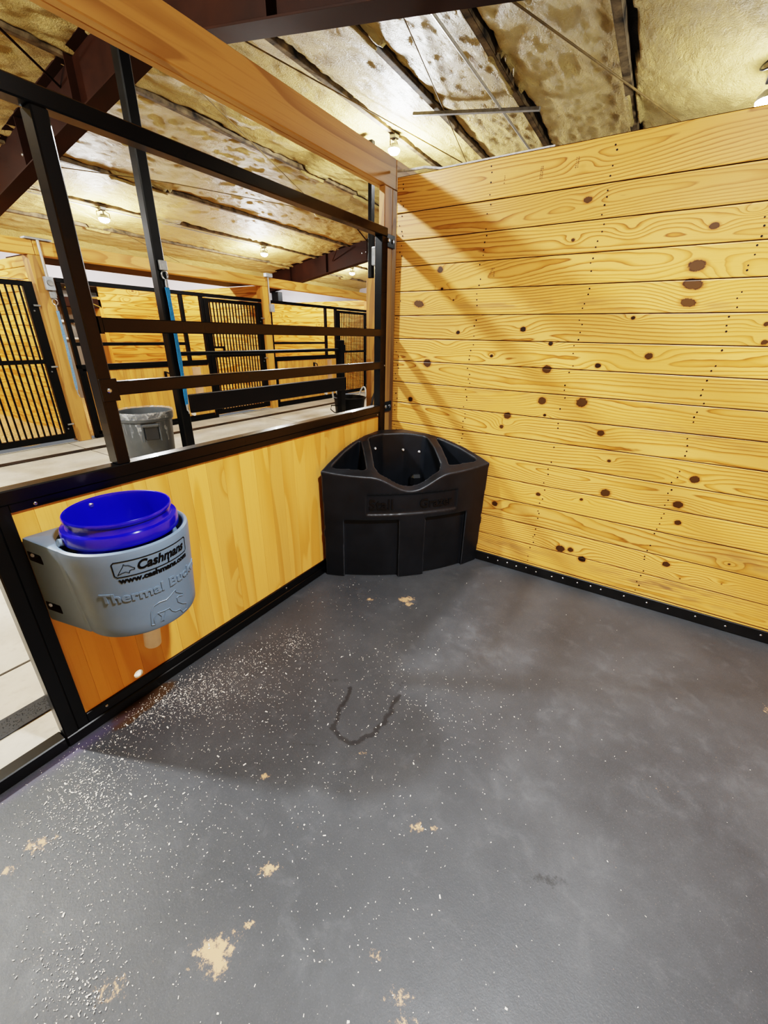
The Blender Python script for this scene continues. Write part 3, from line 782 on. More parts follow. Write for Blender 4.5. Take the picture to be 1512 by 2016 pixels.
# ------------------------------------------------------------------ corner feeder
def fxy(a, o): return ((a + o) / 2 ** .5, (a - o) / 2 ** .5)
def front_top(a): return .580 + .072 * (1 - (a / .55) ** 2)
def front_bot(a): return .553 + .127 * (1 - (a / .535) ** 2)
def rim_z(a, o):
    b = np.interp(o, [0, .14, .24, .34, .44, .52, .60, .70], [.848, .848, .845, .828, .795, .752, .700, .655])
    k = np.clip((o - .43) / .17, 0, 1); k = k * k * (3 - 2 * k)
    d = np.where(np.abs(a) < .25, .5 * (1 + np.cos(np.pi * a / .25)), 0)
    return b - .085 * d * k
def feeder():
    t = thing('corner_feeder', 'large black moulded plastic hay feeder filling the stall corner', 'feeder', (.35, -.35, 0))
    nA = 40
    def outline(fr_, ax, lw):
        pts = []
        # back-left truncated corner along the walls
        pts += [(lw, -.14), (.13, -lw)]
        aR = (ax - lw + (-lw) + 0) / 2 ** .5
        out = [Vector((p[0], p[1])) for p in pts]
        res = []
        amax = fr_[1]
        for k in range(nA + 1):
            a = amax - 2 * amax * k / nA
            res.append(Vector(fxy(a, fr_[0](a))))
        return out, res
    bl, bf = outline((front_bot, .528), 0, .022)
    tl, tf = outline((front_top, .545), 0, .016)
    bot = [bl[0], bl[1]] + bf
    top = [tl[0], tl[1]] + tf
    # resample straight edges
    def dense(poly):
        r = []
        for i, p in enumerate(poly):
            q = poly[(i + 1) % len(poly)]
            n = 16 if (q - p).length > .2 else (6 if (q - p).length > .06 else 1)
            for k in range(n): r.append(p + (q - p) * k / n)
        return r
    bot, top = dense(bot), dense(top)
    n = len(bot)
    assert n == len(top)
    mb = MB(); vs = []; fs = []
    LV = 8
    for j in range(LV + 1):
        k = j / LV
        for p, q in zip(bot, top):
            w = p + (q - p) * k
            vs.append((w.x, w.y, .0 + .95 * k))
    for j in range(LV):
        for i in range(n): fs.append((j * n + i, j * n + (i + 1) % n, (j + 1) * n + (i + 1) % n, (j + 1) * n + i))
    fs.append(tuple(range(n))[::-1]); fs.append(tuple(LV * n + i for i in range(n)))
    mb.add(vs, fs)
    ob = mb.build('body', M['worn'])
    bm = bmesh.new(); bm.from_mesh(ob.data); bmesh.ops.recalc_face_normals(bm, faces=bm.faces); bm.to_mesh(ob.data); bm.free()
    cutters = []
    def closed(m):
        o = m.build('cut', M['plastic'])
        bm = bmesh.new(); bm.from_mesh(o.data); bmesh.ops.recalc_face_normals(bm, faces=bm.faces); bm.to_mesh(o.data); bm.free()
        cutters.append(o)
    # everything above the rim surface
    na, no = 60, 60
    aa = np.linspace(-.75, .75, na); oo = np.linspace(-.15, .85, no)
    vs = []; fs = []
    for a in aa:
        for o in oo: vs.append((*fxy(a, o), float(rim_z(a, o))))
    N = na * no
    for a in aa:
        for o in oo: vs.append((*fxy(a, o), 1.3))
    I = lambda i, j: i * no + j
    for i in range(na - 1):
        for j in range(no - 1):
            fs.append((I(i, j), I(i + 1, j), I(i + 1, j + 1), I(i, j + 1))); fs.append((N + I(i, j), N + I(i, j + 1), N + I(i + 1, j + 1), N + I(i + 1, j)))
    for i in range(na - 1):
        fs.append((I(i, 0), N + I(i, 0), N + I(i + 1, 0), I(i + 1, 0))); fs.append((I(i, no - 1), I(i + 1, no - 1), N + I(i + 1, no - 1), N + I(i, no - 1)))
    for j in range(no - 1):
        fs.append((I(0, j), I(0, j + 1), N + I(0, j + 1), N + I(0, j))); fs.append((I(na - 1, j), N + I(na - 1, j), N + I(na - 1, j + 1), I(na - 1, j + 1)))
    closed(MB().add(vs, fs))
    def prism(poly, z0, z1, sh=.85):
        c = sum((Vector(p) for p in poly), Vector((0, 0))) / len(poly)
        n = len(poly); vs = []
        for z, s in ((z0, sh), (z1, 1.)):
            for p in poly:
                q = c + (Vector(p) - c) * s
                vs.append((*fxy(q.x, q.y), z))
        fs = [(i, (i + 1) % n, n + (i + 1) % n, n + i) for i in range(n)] + [tuple(range(n))[::-1], tuple(n + i for i in range(n))]
        closed(MB().add(vs, fs))
    prism([(-.478, .555), (-.470, .540), (-.262, .322), (-.252, .325), (-.258, .578), (-.275, .586), (-.45, .563)], .30, 1.0, .8)
    prism([(.468, .555), (.460, .540), (.258, .322), (.248, .325), (.256, .575), (.272, .583), (.44, .562)], .30, 1.0, .8)
    bowl = [(-.205, .30), (-.19, .268), (-.09, .215), (.06, .215), (.18, .275), (.198, .30), (.222, .56), (.20, .60)]
    bowl += [(a, .622 + .0 * a) if abs(a) < .09 else (a, .622 - .02 * (abs(a) - .09) / .1) for a in np.linspace(.16, -.16, 9)]
    bowl += [(-.20, .60), (-.222, .56)]
    prism(bowl, .22, 1.0, .86)
    # recessed front panels and name plate
    def slab(a0, a1, z0, z1, dep):
        vs = []; n = 14
        for k in range(n + 1):
            a = a0 + (a1 - a0) * k / n
            for z in (z0, z1):
                t_ = min(max(z / .95, 0), 1)
                fo = front_bot(a) + (front_top(a) - front_bot(a)) * t_
                vs.append((*fxy(a, fo - dep), z)); vs.append((*fxy(a, fo + .2), z))
        fs = []
        for k in range(n):
            b = k * 4; c = b + 4
            fs += [(b, c, c + 2, b + 2), (b + 1, b + 3, c + 3, c + 1), (b, b + 1, c + 1, c), (b + 2, c + 2, c + 3, b + 3)]
        fs += [(0, 2, 3, 1), (n * 4, n * 4 + 1, n * 4 + 3, n * 4 + 2)]
        closed(MB().add(vs, fs))
    slab(-.410, -.075, -.1, .405, .026)
    slab(.098, .392, -.1, .405, .026)
    slab(-.275, .31, .440, .572, .008)
    def extra(o):
        rm = o.modifiers.new('r', 'REMESH'); rm.mode = 'VOXEL'; rm.voxel_size = .0055; rm.use_smooth_shade = True
        s = o.modifiers.new('s', 'SMOOTH'); s.factor = .5; s.iterations = 7
    bake(ob, cutters, extra=extra)
    L = Vector(t.location)
    ob.data.transform(Matrix.Translation(-L)); ob.parent = t; ob.location = (0, 0, 0)
    # raised lettering, wrapped on the bowed front
    mb = MB()
    for body, a0, size, z in (('Stall', -.262, .092, .477), ('Grazer', .055, .079, .477)):
        mb = MB()
        vs, fs = text_mesh(body, size, .004, 0., .0012)
        out = []
        for p in vs:
            a = a0 + p.x
            zz = z + p.y
            fo = front_bot(a) + (front_top(a) - front_bot(a)) * zz / .95
            out.append((*fxy(a, fo - .006 + p.z), zz))
        mb.add(out, fs)
        mb.build('raised_word', M['plasticdark'], t)
    bolts(t, [(*fxy(a, o), z) for a, o, z in ((-.146, .258, .755), (.056, .228, .73), (.158, .272, .725))], (.707, -.707, .1), .009, .014, M['zinc'])
    mb = MB().obox((*fxy(.135, .30), .53), (.085, .07, .09), Matrix.Rotation(math.radians(45), 3, 'Z'), 0, .02)
    mb.build('salt_block_holder', M['plastic'], t)
    return t
feeder()

# ------------------------------------------------------------------ heated bucket holder and bucket
HC = Vector((.178, -1.953)); HZ0, HZ1 = .535, .852
def holder():
    t = thing('bucket_holder', 'grey moulded bucket holder bolted to the pine panel, printed with black lettering', 'bucket holder', (.18, -1.953, HZ0))
    n = 160
    xw = -.006
    def outline(ang, k):
        # k 0 bottom .. 1 top ; D shape: flange on wall, cylinder in front
        R = .172 + .022 * k; half = .215
        dx, dy = math.cos(ang), math.sin(ang)
        best = 9
        # circle-hull: tangent shape between wall corners and circle
        if dx < 0: best = min(best, (xw - HC.x) / dx)
        # side tangents from wall corner (xw, HC.y +- half) to circle
        cx = xw - HC.x
        for s in (1, -1):
            px, py = cx, s * half
            D = math.hypot(px, py); b = math.acos(min(1, R / D)); base_ = math.atan2(py, px)
            th = base_ - s * b
            nxn, nyn = math.cos(th), math.sin(th)
            den = dx * nxn + dy * nyn
            tang = R / den if den > 1e-6 else 9
            # only use the tangent on the wall side of the tangent point
            rel = (ang - th + math.pi) % (2 * math.pi) - math.pi
            if s * rel > 0 and tang < best: best = tang
        if best > 8.9: best = R
        rel_front = abs(ang)
        if dx > 0 and best > R: best = R
        return best
    angs = [2 * math.pi * k / n - math.pi for k in range(n)]
    def side_r(ang, k):
        return outline(ang, k)
    rings = []
    RH = .178
    spec = [(0., HZ0 + .004, -.012), (.0, HZ0, -.03)]
    prof = [('c', HZ0)]
    vs = []; fs = []
    def ring(fn, z):
        b = len(vs)
        for a in angs:
            r = fn(a); vs.append((HC.x + r * math.cos(a), HC.y + r * math.sin(a), z))
        return b
    R = []
    R.append(ring(lambda a: .02, HZ0))
    R.append(ring(lambda a: side_r(a, 0) - .012, HZ0))
    R.append(ring(lambda a: side_r(a, 0) - .003, HZ0 + .004))
    for k in np.linspace(.04, .95, 10): R.append(ring(lambda a: side_r(a, k), HZ0 + (HZ1 - HZ0) * k))
    R.append(ring(lambda a: side_r(a, 1) - .003, HZ1 - .004))
    R.append(ring(lambda a: side_r(a, 1) - .011, HZ1))
    def hole(a): return min(RH, side_r(a, 1) - .013)
    R.append(ring(lambda a: min(hole(a) + .003, side_r(a, 1) - .0115), HZ1 - .0005))
    R.append(ring(lambda a: hole(a) - .002, HZ1 - .006))
    R.append(ring(lambda a: hole(a) - .006, HZ1 - .06))
    R.append(ring(lambda a: .02, HZ1 - .07))
    for i in range(len(R) - 1):
        for k in range(n):
            fs.append((R[i] + k, R[i] + (k + 1) % n, R[i + 1] + (k + 1) % n, R[i + 1] + k))
    fs.append(tuple(R[0] + k for k in range(n))[::-1]); fs.append(tuple(R[-1] + k for k in range(n)))
    body = MB().add(vs, fs, 0, True).build('body', [M['grey'], M['pocket']])
    # screw pockets moulded into the left cheek
    cs = []
    for zc in (.79, .60):
        c = MB().obox((.035, HC.y - .203, zc), (.075, .07, .034), Matrix.Rotation(math.radians(14), 3, 'Z'), 0, .004).build('cut', [M['pocket']])
        cs.append(c)
    bake(body, cs)
    body.data.transform(Matrix.Translation(-Vector(t.location))); body.parent = t; body.location = (0, 0, 0)
    try: body.data.set_sharp_from_angle(angle=math.radians(40))
    except Exception: pass
    for zc in (.79, .60):
        MB().bolt((.004, HC.y - .19, zc), (.6, -1, .1), .011, .022).build('mounting_bolt', M['bolt'], t)
    # wrapped print and raised lettering
    def wrap(u, w, h, lift):
        # u along the curve (m) from the front direction a0, w height above HZ0, lift outwards
        k = w / (HZ1 - HZ0)
        r = .172 + .022 * k + lift
        a = math.radians(-6) + u / .19
        return (HC.x + r * math.cos(a), HC.y + r * math.sin(a), HZ0 + w)
    def put(mb, vs, fs, u0, w0, lift):
        mb.add([wrap(u0 + p.x, w0 + p.y, 0, lift + max(p.z, 0)) for p in vs], fs)
    lg = MB()
    def fit(vs, xa, xb, ya, sy):
        lo = min(p.x for p in vs); hi = max(p.x for p in vs)
        return [Vector((xa + (p.x - lo) / (hi - lo) * (xb - xa), ya + p.y * sy, p.z)) for p in vs]
    vs, fs = text_mesh('Cashmans', .05, .0003, .28, .0016)
    put(lg, fit(vs, -.046, .115, .2495, .86), fs, 0, 0, .0012)
    lg.build('printed_name', M['ink'], t); lg = MB()
    vs, fs = text_mesh('www.cashmans.com', .0268, .0003, 0., .0013)
    put(lg, fit(vs, -.104, .126, .2135, .92), fs, 0, 0, .0012)
    lg.build('printed_address', M['ink'], t); lg = MB()
    def stroke(mb, pts, w, lift, closed=False, zz=.0006):
        P = [Vector(p) for p in pts]
        if closed: P.append(P[0])
        for a, b in zip(P[:-1], P[1:]):
            d = b - a
            m = max(1, int(d.length / .012)); d.normalize(); nn = Vector((-d.y, d.x)) * w / 2
            for k in range(m):
                p, q = a + (b - a) * k / m - d * w * .2, a + (b - a) * (k + 1) / m + d * w * .2
                mb.add([wrap(*(p + nn), 0, lift), wrap(*(p - nn), 0, lift), wrap(*(q - nn), 0, lift), wrap(*(q + nn), 0, lift)], [(0, 1, 2, 3)])
    x0, x1, y0, y1 = -.110, .129, .2345, .287
    c = .006
    stroke(lg, [(x0 + c, y0), (x1 - c, y0), (x1, y0 + c), (x1, y1 - c), (x1 - c, y1), (x0 + c, y1), (x0, y1 - c), (x0, y0 + c)], .003, .0014, True)
    stroke(lg, [(.047, .2495), (.0445, .2345)], .005, .0014)
    horse = [(-.138, .236), (-.128, .252), (-.120, .264), (-.117, .272), (-.113, .267), (-.106, .266), (-.098, .258), (-.091, .252), (-.092, .247), (-.099, .248), (-.105, .246), (-.107, .238), (-.116, .244), (-.127, .241), (-.138, .236)]
    horse = [(x + .037, .243 + (y - .236) * .95) for x, y in horse]
    stroke(lg, horse, .0018, .0014)
    lg.build('printed_emblem', M['ink'], t)
    em = MB()
    vs, fs = text_mesh('Thermal Bucket', .043, .0028, 0., .0012)
    put(em, fit(vs, -.172, .190, .146, 1.05), fs, 0, 0, .0002)
    em.build('raised_words', M['grey'], t); em = MB()
    # raised outline of a standing horse
    def tubeline(pts, r=.0016):
        P = [Vector(wrap(*p, 0, .0008)) for p in pts]
        em.tube(P, r, 6)
    tubeline([(-.047, .030), (-.044, .055), (-.040, .080), (-.028, .100), (-.008, .106), (.014, .103), (.030, .110), (.046, .119), (.052, .122), (.054, .112), (.068, .100), (.084, .090), (.080, .083), (.062, .090), (.054, .088), (.056, .070), (.074, .052), (.094, .040), (.092, .018)])
    tubeline([(-.047, .030), (-.036, .028), (-.036, .05), (-.022, .068), (.000, .066), (.020, .066), (.028, .050), (.040, .040), (.060, .036), (.070, .018), (.092, .018)])
    tubeline([(-.020, .067), (-.010, .050), (-.016, .030), (-.006, .030), (.002, .052), (.006, .065)])
    em.build('raised_horse', M['grey'], t)
    # drain elbow underneath
    mb = MB().tube([(.135, -1.925, HZ0 + .004), (.130, -1.925, .42), (.115, -1.928, .32)], .030, 24).tube([(.130, -1.925, .44), (.125, -1.926, .395)], .0335, 24)
    mb.tube([(.03, -1.985, HZ0 - .02), (.08, -1.955, .46), (.12, -1.93, .42)], .024, 16)
    mb.build('drain_pipe', M['pvc'], t)
    return t
holder()
bk = thing('bucket', 'bright blue plastic bucket sitting in the grey holder', 'bucket', (.178, -1.953, .79))
c = (.178, -1.953, 0)
MB().lathe(c, [(0, .79), (.138, .79), (.145, .84), (.166, .852), (.1665, .858), (.1665, .882), (.1635, .889), (.150, .891), (.1475, .896), (.149, .912), (.152, .914), (.1535, .919), (.1535, .9245), (.151, .928), (.1475, .9265), (.146, .92), (.143, .88), (.138, .795), (0, .794)], 72).build('body', M['blue'], bk)
MB().bolt((.178 - .143, -1.953 - .02, .905), (1, 0, .0), .008, .006).build('screw', M['bolt'], bk)
MB().lathe((.178 - .02, -1.953 - .165, .862), [(0, .012), (.012, .012), (.012, 0)], 12, 0, Matrix.Rotation(math.radians(80), 3, 'X')).build('handle_ear', M['grey'], bk)

# ------------------------------------------------------------------ aisle strips on the floor
def strip(x0, x1, label):
    mb = MB().box(x0, x1, -4.4, 11.5, 0, .006, 0, .002)
    r = random.Random(3)
    for k in range(900 if x1 > -1 else 0):
        x, y = r.uniform(x0 + .01, x1 - .01), r.uniform(-2.6, -1.6)
        mb.add([(x - .002, y, .0062), (x, y - .002, .0062), (x + .002, y, .0062), (x, y + .002, .0062), (x, y, .0075)], [(0, 1, 4), (1, 2, 4), (2, 3, 4), (3, 0, 4)])
    return tag(mb.build('rubber_strip', M['rubber'], None, 'base'), label, 'floor strip', None, 'thing')
strip(-.358, -.253, 'dark bumpy rubber strip on the aisle floor just outside the stall door opening')
strip(-4.63, -4.5, 'dark rubber strip along the aisle floor in front of the far stalls')

# ------------------------------------------------------------------ far stalls
FX = -5.15; BF = M['blackfar']
def far_front(lab):
    t = thing('stall_front', lab, 'stall front', (FX, 1.35, 0), 'far stall fronts')
    b = lambda nm, *bx, m=BF: [mb_.box(*q) for mb_ in [MB()] for q in bx][0] if False else None
    def part(nm, boxes, m=BF):
        mb = MB()
        for q in boxes: mb.box(*q)
        return mb.build(nm, m, t)
    part('top_rail', [(FX - .055, FX, .25, 3.66, 2.0, 2.055)])
    part('middle_rail', [(FX - .055, FX, .25, 2.33, .955, 1.01), (FX - .05, FX - .005, .3, 2.3, .925, .955)])
    part('bottom_rail', [(FX - .055, FX, .25, 2.33, 0, .05), (FX - .05, FX - .005, .3, 2.3, .05, .095)])
    part('panel_upright', [(FX - .055, FX, .25, .305, 0, 2.0), (FX - .05, FX - .005, .3, .345, .05, .955)])
    part('middle_upright', [(FX - .055, FX, 1.945, 2.0, 1.0, 2.0)])
    part('door_jamb', [(FX - .055, FX, 2.315, 2.375, 0, 2.0)])
    part('upper_crossbar', [(FX - .035, FX, .3, 1.945, 1.535, 1.58)])
    part('lower_crossbar', [(FX - .035, FX, .3, 1.945, 1.25, 1.295)])
    mb = MB(); y = .3
    while y < 2.3:
        y2 = min(y + .09, 2.32); mb.box(FX - .045, FX - .02, y + .0008, y2 - .0008, .05, .955, 0, .002); y = y2
    part_ = mb.build('wood_panel', M['pine_fv'], t)
    MB().box(FX - .02, FX - .012, 1.98, 2.14, .3, .9, 0, .003).build('notice_board', plain('pinkish_board', '#c49a78', .6), t)
    mb = MB().box(FX - .02, FX + .01, 1.47, 1.5, .74, .86).tube([(FX + .01, 1.485, .85), (FX + .05, 1.52, .83), (FX + .05, 1.54, .78), (FX + .03, 1.545, .75)], .012, 8)
    mb.build('latch_hook', BF, t)
    MB().lathe((FX - .02, 1.86, .13), [(0, .05), (.03, .05), (.032, 0)], 14, 0, Matrix.Rotation(math.radians(90), 3, 'Y')).build('drain_stub', M['pvc'], t)
    return t
f1 = far_front('far stall front behind the grey trash can, first bay across the aisle')
dup(f1, (0, 3.61, 0), 'far stall front next to the black muck tub, second bay across the aisle')

def far_door(lab):
    t = thing('stall_door', lab, 'stall door', (FX, 3.0, 0), 'far stall doors with vertical bars')
    x0, x1 = FX - .05, FX + .0
    y0, y1 = 2.385, 3.655
    MB().box(x0, x1, y0, y0 + .09, .05, 1.985).build('hinge_stile', BF, t)
    MB().box(x0, x1, y1 - .105, y1, .05, 1.985).build('latch_stile', BF, t)
    tr_ = MB().box(x0, x1, y0 + .09, y1 - .105, 1.93, 1.985).build('top_rail', BF, t)
    MB().box(FX + .002, FX + .008, y0 + .02, y1 - .08, 1.994, 2.002, 0, .001).build('edge_glint', M['galv'], t)
    MB().box(x0, x1, y0 + .09, y1 - .105, 1.04, 1.09).build('middle_rail', BF, t)
    MB().box(x0, x1, y0 + .09, y1 - .105, .05, .13).build('bottom_rail', BF, t)
    MB().box(x0 + .01, x1 - .01, y0 + .09, y0 + .31, 1.19, 1.225).box(x0 + .01, x1 - .01, y0 + .29, y0 + .33, 1.09, 1.225).build('feed_opening', BF, t)
    n = 16
    for k in range(n):
        y = y0 + .09 + (y1 - .105 - y0 - .09) * (k + .5) / n
        zb = .13
        if k < 4: MB().box(x0 + .016, x1 - .016, y - .010, y + .010, 1.225, 1.93, 0, .003).box(x0 + .016, x1 - .016, y - .010, y + .010, .13, 1.04, 0, .003).build('bar', BF, t)
        else: MB().box(x0 + .016, x1 - .016, y - .010, y + .010, .13, 1.93, 0, .003).build('bar', BF, t)
    for z in (1.72, 1.0, .25):
        MB().tube([(FX + .02, y1 - .06, z), (FX + .02, y1 + .01, z)], .012, 8).bolt((FX, y1 - .06, z - .06), (1, 0, 0), .01, .01).build('hinge', M['galv'], t)
    return t
d1 = far_door('black barred stall door in the middle of the far row, seen between the open rails')
dup(d1, (0, -3.66, 0), 'black barred stall door at the left edge, before the pine post with a hanging blue tie')
dup(d1, (0, 3.61, 0), 'black barred stall door farthest away, beside the pine column in the aisle')

for i, (y, lab) in enumerate([(.1, 'pine post of the far stall row beside the left barred door'), (3.77, 'pine post of the far stall row beside the middle barred door'), (7.4, 'pine post of the far stall row beyond the farthest barred door')]):
    timber('timber_post', [(FX - .15, FX + .03, y - .08, y + .08, 0, 2.276, 0, .006)], M['postw'] if i == 0 else M['pine_fv'], lab, 'post', 'far stall posts')
for i, (a, b, lab) in enumerate([(-3.6, .1, 'pine beam over the left far stall door'), (.1, 3.79, 'pine beam over the first far stall front'), (3.79, 7.45, 'pine beam over the second far stall front, with knots')]):
    timber('timber_beam', [(FX - .11, FX + .03, a + .003, b - .003, 2.278, 2.435, 0, .005)], M['beamfar'], lab, 'beam', 'far stall beams')

tag(MB().box(FX - 1., FX - .112, .15, 3.72, 2.30, 2.33, 0, .003).build('soffit_board', M['brown'], None, 'base'), 'dark brown soffit board behind the beam over the first far stall front', 'board', None, 'thing')
# boxes, conduit, wire on the far posts
px_ = FX + .03
jb = thing('junction_box', 'grey conduit box with round cover on the left far post, above the eye ring', 'electrical box', (px_, .15, 1.93))
MB().box(px_, px_ + .06, .105, .2, 1.9, 2.05, 0, .006).build('box', M['boxgrey'], jb)
MB().lathe((px_ + .06, .15, 1.98), [(0, .02), (.03, .02), (.036, 0)], 16, 0, Matrix.Rotation(math.radians(90), 3, 'Y')).build('round_cover', M['galv'], jb)
MB().tube([(px_ + .02, .15, 2.05), (px_ + .02, .15, 2.436)], .016, 10).build('conduit', M['conduitw'], jb)
jb2 = thing('junction_box', 'grey outlet box on the middle far post under its conduit', 'electrical box', (px_, 3.86, 1.9))
MB().box(px_, px_ + .06, 3.81, 3.91, 1.84, 1.98, 0, .006).build('box', M['boxgrey'], jb2)
MB().tube([(px_ + .02, 3.83, 1.98), (px_ + .02, 3.83, 2.45)], .014, 10).build('conduit', M['conduitw'], jb2)
MB().box(px_ - .02, px_ + .06, 3.76, 3.92, 2.437, 2.50, 0, .006).build('upper_box', M['boxgrey'], jb2)
tag(MB().box(FX - .05, FX + .06, .02, .3, 2.436, 2.46, 0, .004).build('cover_plate', M['galv'], None, 'base'), 'grey galvanised plate on top of the far beam at the left post', 'plate')
pts = []
for k in range(6 * 24 + 1):
    a = 2 * math.pi * k / 24
    pts.append((px_ + .02 + .012 * math.sin(k * .37), .40 + .05 * math.cos(a) + .012 * math.sin(k * .11), 2.31 + .16 * math.sin(a)))
pts += [(px_ + .04, .44, 2.2), (px_ + .05, .42, 2.05), (px_ + .05, .33, 1.97), (px_ + .06, .30, 1.95), (px_ + .04, .45, 1.87), (px_ + .03, .6, 1.78), (px_ + .02, .7, 1.74)]
tag(MB().tube(pts, .006, 6).build('wire_coil', M['wire'], None, 'base'), 'loose coil of yellow wire hanging from the far beam', 'wire')

def cross_tie(x, y, z1, z0, dy, label, m, x_bot=None, half=.018):
    t = thing('cross_tie', label, 'cross tie', (x, y, z0), 'hanging cross ties')
    MB().box(x + .001, x + .03, y - .035, y + .035, z1 + .07, z1 + .15, 0, .004).build('mounting_plate', M['galv'], t)
    ringp = [(x + .02, y + .03 * math.cos(a), z1 + .03 + .035 * math.sin(a)) for a in np.linspace(0, 2 * math.pi, 17)[:-1]]
    MB().tube(ringp, .006, 8, 0, True).build('eye_ring', M['bolt'], t)
    MB().tube([(x + .02, y, z1), (x + .02, y, z1 - .07)], [.008, .012], 8).build('upper_snap', M['bolt'], t)
    zt = z1 - .07; zb = z0 + .09
    vs = []; fs = []
    n = 10
    for k in range(n + 1):
        q = k / n; z = zt + (zb - zt) * q; yy = y + dy * q; xx = x + .022 + .01 * math.sin(q * 3)
        hw = half * (1 - .25 * math.sin(q * 11) ** 2)
        vs += [(xx, yy - hw, z), (xx, yy + hw, z), (xx + .004, yy + hw, z), (xx + .004, yy - hw, z)]
        if k:
            b = (k - 1) * 4; c = k * 4
            fs += [(b + i, b + (i + 1) % 4, c + (i + 1) % 4, c + i) for i in range(4)]
    fs += [(0, 1, 2, 3), (n * 4, n * 4 + 3, n * 4 + 2, n * 4 + 1)]
    MB().add(vs, fs).build('strap', m, t)
    MB().tube([(x + .022, y + dy, zb + .01), (x + .022, y + dy, zb - .05), (x + .022, y + dy + .012, zb - .07), (x + .022, y + dy + .01, zb - .09)], [.012, .01, .007, .004], 8).build('lower_snap', M['bolt'], t)
    return t
cross_tie(px_, .165, 1.74, .60, -.02, 'faded blue cross tie hanging on the left far pine post', M['strapgrey'])

# pipework in the recess behind the first far front
pp = thing('wash_pipes', 'white bent pipe with black valves on the grey recess panel', 'pipework', (-9.2, 2.0, 1.0))
MB().tube([(-9.2, 1.6, 1.62), (-9.2, 2.05, 1.62), (-9.2, 2.13, 1.58), (-9.2, 2.14, 1.48)], .03, 12).tube([(-9.2, 1.6, 1.28), (-9.2, 2.15, 1.28)], .02, 10).build('pipe', M['pvc'], pp)
MB().tube([(-9.2, 2.16, 1.45), (-9.2, 2.16, 1.28)], .045, 10).tube([(-9.2, 2.2, 1.16), (-9.2, 2.22, .85)], .035, 10).build('valve', M['hose'], pp)

# ------------------------------------------------------------------ mid-aisle posts and partition
t = thing('steel_post', 'black square steel post rising from the aisle with a bright blue tie', 'post', (-2.57, .05, 0), 'mid-aisle steel posts')
MB().box(-2.62, -2.52, .0, .1, 0, 3.62, 0, .01).build('tube', BF, t)
MB().box(-2.68, -2.46, -.06, .16, 0, .012, 0, .003).build('base_plate', BF, t)
cross_tie(-2.52, .062, 1.90, .66, .0, 'bright blue cross tie hanging on the black steel post beside the trash can', M['strap'], None, .022)
tp = thing('steel_post', 'black square steel tube rising from the top of the pine column', 'post', (-2.58, 3.6, 2.28), 'mid-aisle steel posts')
MB().box(-2.64, -2.565, 3.602, 3.68, 2.285, 4.0, 0, .008).build('tube', BF, tp)
timber('timber_column', [(-2.667, -2.501, 3.6, 3.76, 0, 2.28, 0, .006)], M['postw'], 'pine column standing in the aisle behind the muck tub', 'column')
board_wall('wall_aisle', 'y', -2.53, 3.765, 5.4, 2.27, M['pine_y'])
eb = thing('breaker_box', 'pale grey electrical box high up behind the frame corner', 'electrical box', (-2.5, 3.72, 2.45))
MB().box(-2.564, -2.46, 3.585, 3.76, 2.45, 2.70, 0, .012).build('box', M['boxgrey'], eb)
MB().box(-2.459, -2.45, 3.60, 3.745, 2.47, 2.68, 0, .004).build('cover', M['galv'], eb)
hr = thing('hitching_rail', 'low black aisle partition with thin top bar and wide dark board', 'partition', (-2.57, 1.4, 0))
MB().box(-2.6, -2.54, .102, 2.74, 1.225, 1.265, 0, .008).build('top_bar', BF, hr)
MB().box(-2.53, -2.5, .105, 2.80, .66, .852, 0, .008).build('board', M['hdpe'], hr)
MB().box(-2.62, -2.532, 2.71, 2.83, 0, 1.38, 0, .008).build('end_post', BF, hr)
MB().tube([(-2.6, 2.7, .42), (-2.6, 2.55, .44), (-2.6, 2.53, .38), (-2.6, 2.6, .33), (-2.6, 2.7, .3)], .008, 8).build('hook_loop', BF, hr)

# trash can
TC = (-2.88, -.19, 0)
tc = thing('trash_can', 'round grey plastic trash can lined with a clear bag, standing in the aisle', 'trash can', TC)
MB().lathe(TC, [(0, 0), (.205, 0), (.212, .012), (.25, .60), (.262, .605), (.268, .62), (.268, .67), (.262, .685), (.25, .685), (.244, .66), (.205, .03), (0, .028)], 64).build('body', M['can'], tc)
dv = (Vector((1.55, -2.53, 0)) - Vector(TC)); dv.z = 0; dv.normalize()
ang = math.atan2(dv.y, dv.x)
for da in (.12, math.pi + .12):
    a = ang + da
    R_ = Matrix.Rotation(a, 3, 'Z')
    MB().obox(Vector(TC) + R_ @ Vector((.249, 0, .5)), (.05, .13, .14), R_, 0, .008).build('handle_recess', M['candark'], tc)
    MB().obox(Vector(TC) + R_ @ Vector((.268, 0, .575)), (.03, .15, .03), R_, 0, .008).obox(Vector(TC) + R_ @ Vector((.262, .078, .5)), (.03, .016, .17), R_, 0, .005).obox(Vector(TC) + R_ @ Vector((.262, -.078, .5)), (.03, .016, .17), R_, 0, .005).build('handle', M['can'], tc)
lw = lambda i, k: .012 * math.sin(k * 1.7 + i) * random.random() + .02 * (random.random() - .5)
MB().lathe(TC, [(.235, .40), (.245, .52), (.25, .62), (.262, .694), (.274, .70), (.277, .68), (.275, .635)], 72, 0, None, lw).build('bag_liner', M['liner'], tc)

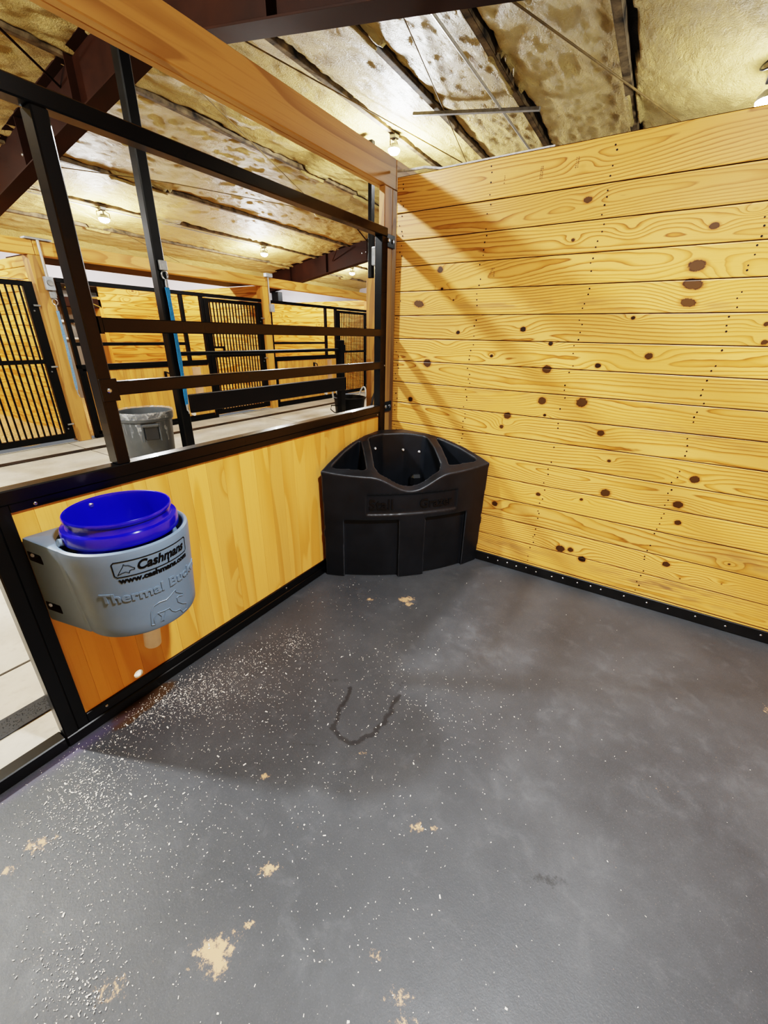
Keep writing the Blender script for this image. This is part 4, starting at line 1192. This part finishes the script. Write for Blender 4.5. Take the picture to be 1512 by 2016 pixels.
# muck tub, hose
MT = (-2.78, 3.26, 0)
mt = thing('muck_tub', 'black plastic muck tub with white rope handles beside the pine column', 'tub', MT)
MB().lathe(MT, [(0, 0), (.215, 0), (.222, .01), (.262, .45), (.278, .455), (.28, .478), (.268, .483), (.255, .46), (.215, .02), (0, .018)], 48).build('body', M['blackfar'], mt)
for sx in (-1, 1):
    ax = Vector((.30, .954, 0)); tdir = Vector((.954, -.30, 0))
    c0 = Vector((MT[0], MT[1], .455)) + ax * .27 * sx
    pts = [c0 + tdir * (.085 * math.cos(a)) + Vector((0, 0, .17 * math.sin(a))) + ax * .04 * math.sin(a) * sx for a in np.linspace(0, math.pi, 12)]
    MB().tube(pts, .014, 8).build('rope_handle', M['rope'], mt)
hs = thing('hose', 'black rubber hose looping down behind the frame corner', 'hose', (-2.44, 3.6, .3))
MB().tube([(-2.4, 3.95, .66), (-2.4, 3.82, .69), (-2.4, 3.65, .665), (-2.4, 3.5, .6), (-2.4, 3.41, .48), (-2.42, 3.38, .3), (-2.45, 3.40, .1), (-2.46, 3.5, .02)], .018, 10).tube([(-2.4, 3.9, .6), (-2.4, 3.62, .42), (-2.4, 3.42, .30), (-2.42, 3.3, .15), (-2.44, 3.3, .02)], .013, 10).build('tube', M['hose'], hs)
MB().tube([(-2.4, 3.79, .69), (-2.4, 3.74, .685)], .022, 10).build('coupling', M['bolt'], hs)
MB().tube([(-2.4, 3.45, .325), (-2.4, 3.41, .295)], .018, 10).build('coupling', M['bolt'], hs)

# ------------------------------------------------------------------ loose wood shavings on the floor
cl = [(.10, -1.95, .05, .10, 500), (.20, -1.80, .08, .10, 520), (.26, -1.6, .1, .12, 260), (.3, -1.36, .05, .05, 150), (.2, -2.26, .10, .08, 420), (.3, -2.35, .14, .08, 380), (.55, -2.25, .2, .14, 260),
      (.70, -2.53, .1, .05, 260), (.95, -1.3, .25, .14, 170), (1.2, -1.28, .2, .12, 90), (.9, -1.75, .3, .18, 200), (1.1, -2.1, .3, .2, 160), (1.6, -1.4, .5, .35, 50), (.6, -1.1, .3, .3, 120), (1.8, -.8, .8, .5, 30), (.25, -1.0, .15, .3, 60), (.45, -1.75, .15, .2, 260)]
mb = MB()
r = random.Random(5)
for cx, cy, sx, sy, n in cl:
    for _ in range(int(n * 1.7)):
        x, y = r.gauss(cx, sx), r.gauss(cy, sy)
        if x < .012 or x > 3.5 or y > -.05 or y < -3.6: continue
        s = r.uniform(.0005, .0015) * (2.2 if r.random() < .05 else 1.); a = r.uniform(0, 6.28); l = r.uniform(.7, 2.2)
        ca, sa = math.cos(a), math.sin(a)
        ux, uy = ca * s * l, sa * s * l; wx, wy = -sa * s * .8, ca * s * .8
        zt = r.uniform(.0006, .002)
        mb.add([(x - ux - wx, y - uy - wy, .0004), (x + ux - wx * .6, y + uy - wy * .6, zt), (x + ux * .8 + wx, y + uy * .8 + wy, zt + .0006), (x - ux + wx, y - uy + wy, .0006)], [(0, 1, 2, 3)])
tag(mb.build('wood_shavings', plain('pale_shaving', '#f2efe6', .8, 0., .2, .12, 90.)), 'pale wood shavings scattered over the stall floor', 'shavings', None, 'stuff')

# ------------------------------------------------------------------ world + colour management
w = bpy.data.worlds.new('world'); S.world = w; w.use_nodes = True
w.node_tree.nodes['Background'].inputs[0].default_value = (.93, .96, 1., 1)
w.node_tree.nodes['Background'].inputs[1].default_value = .12
S.view_settings.view_transform = 'Filmic'
S.view_settings.look = 'High Contrast'
S.view_settings.exposure = .5
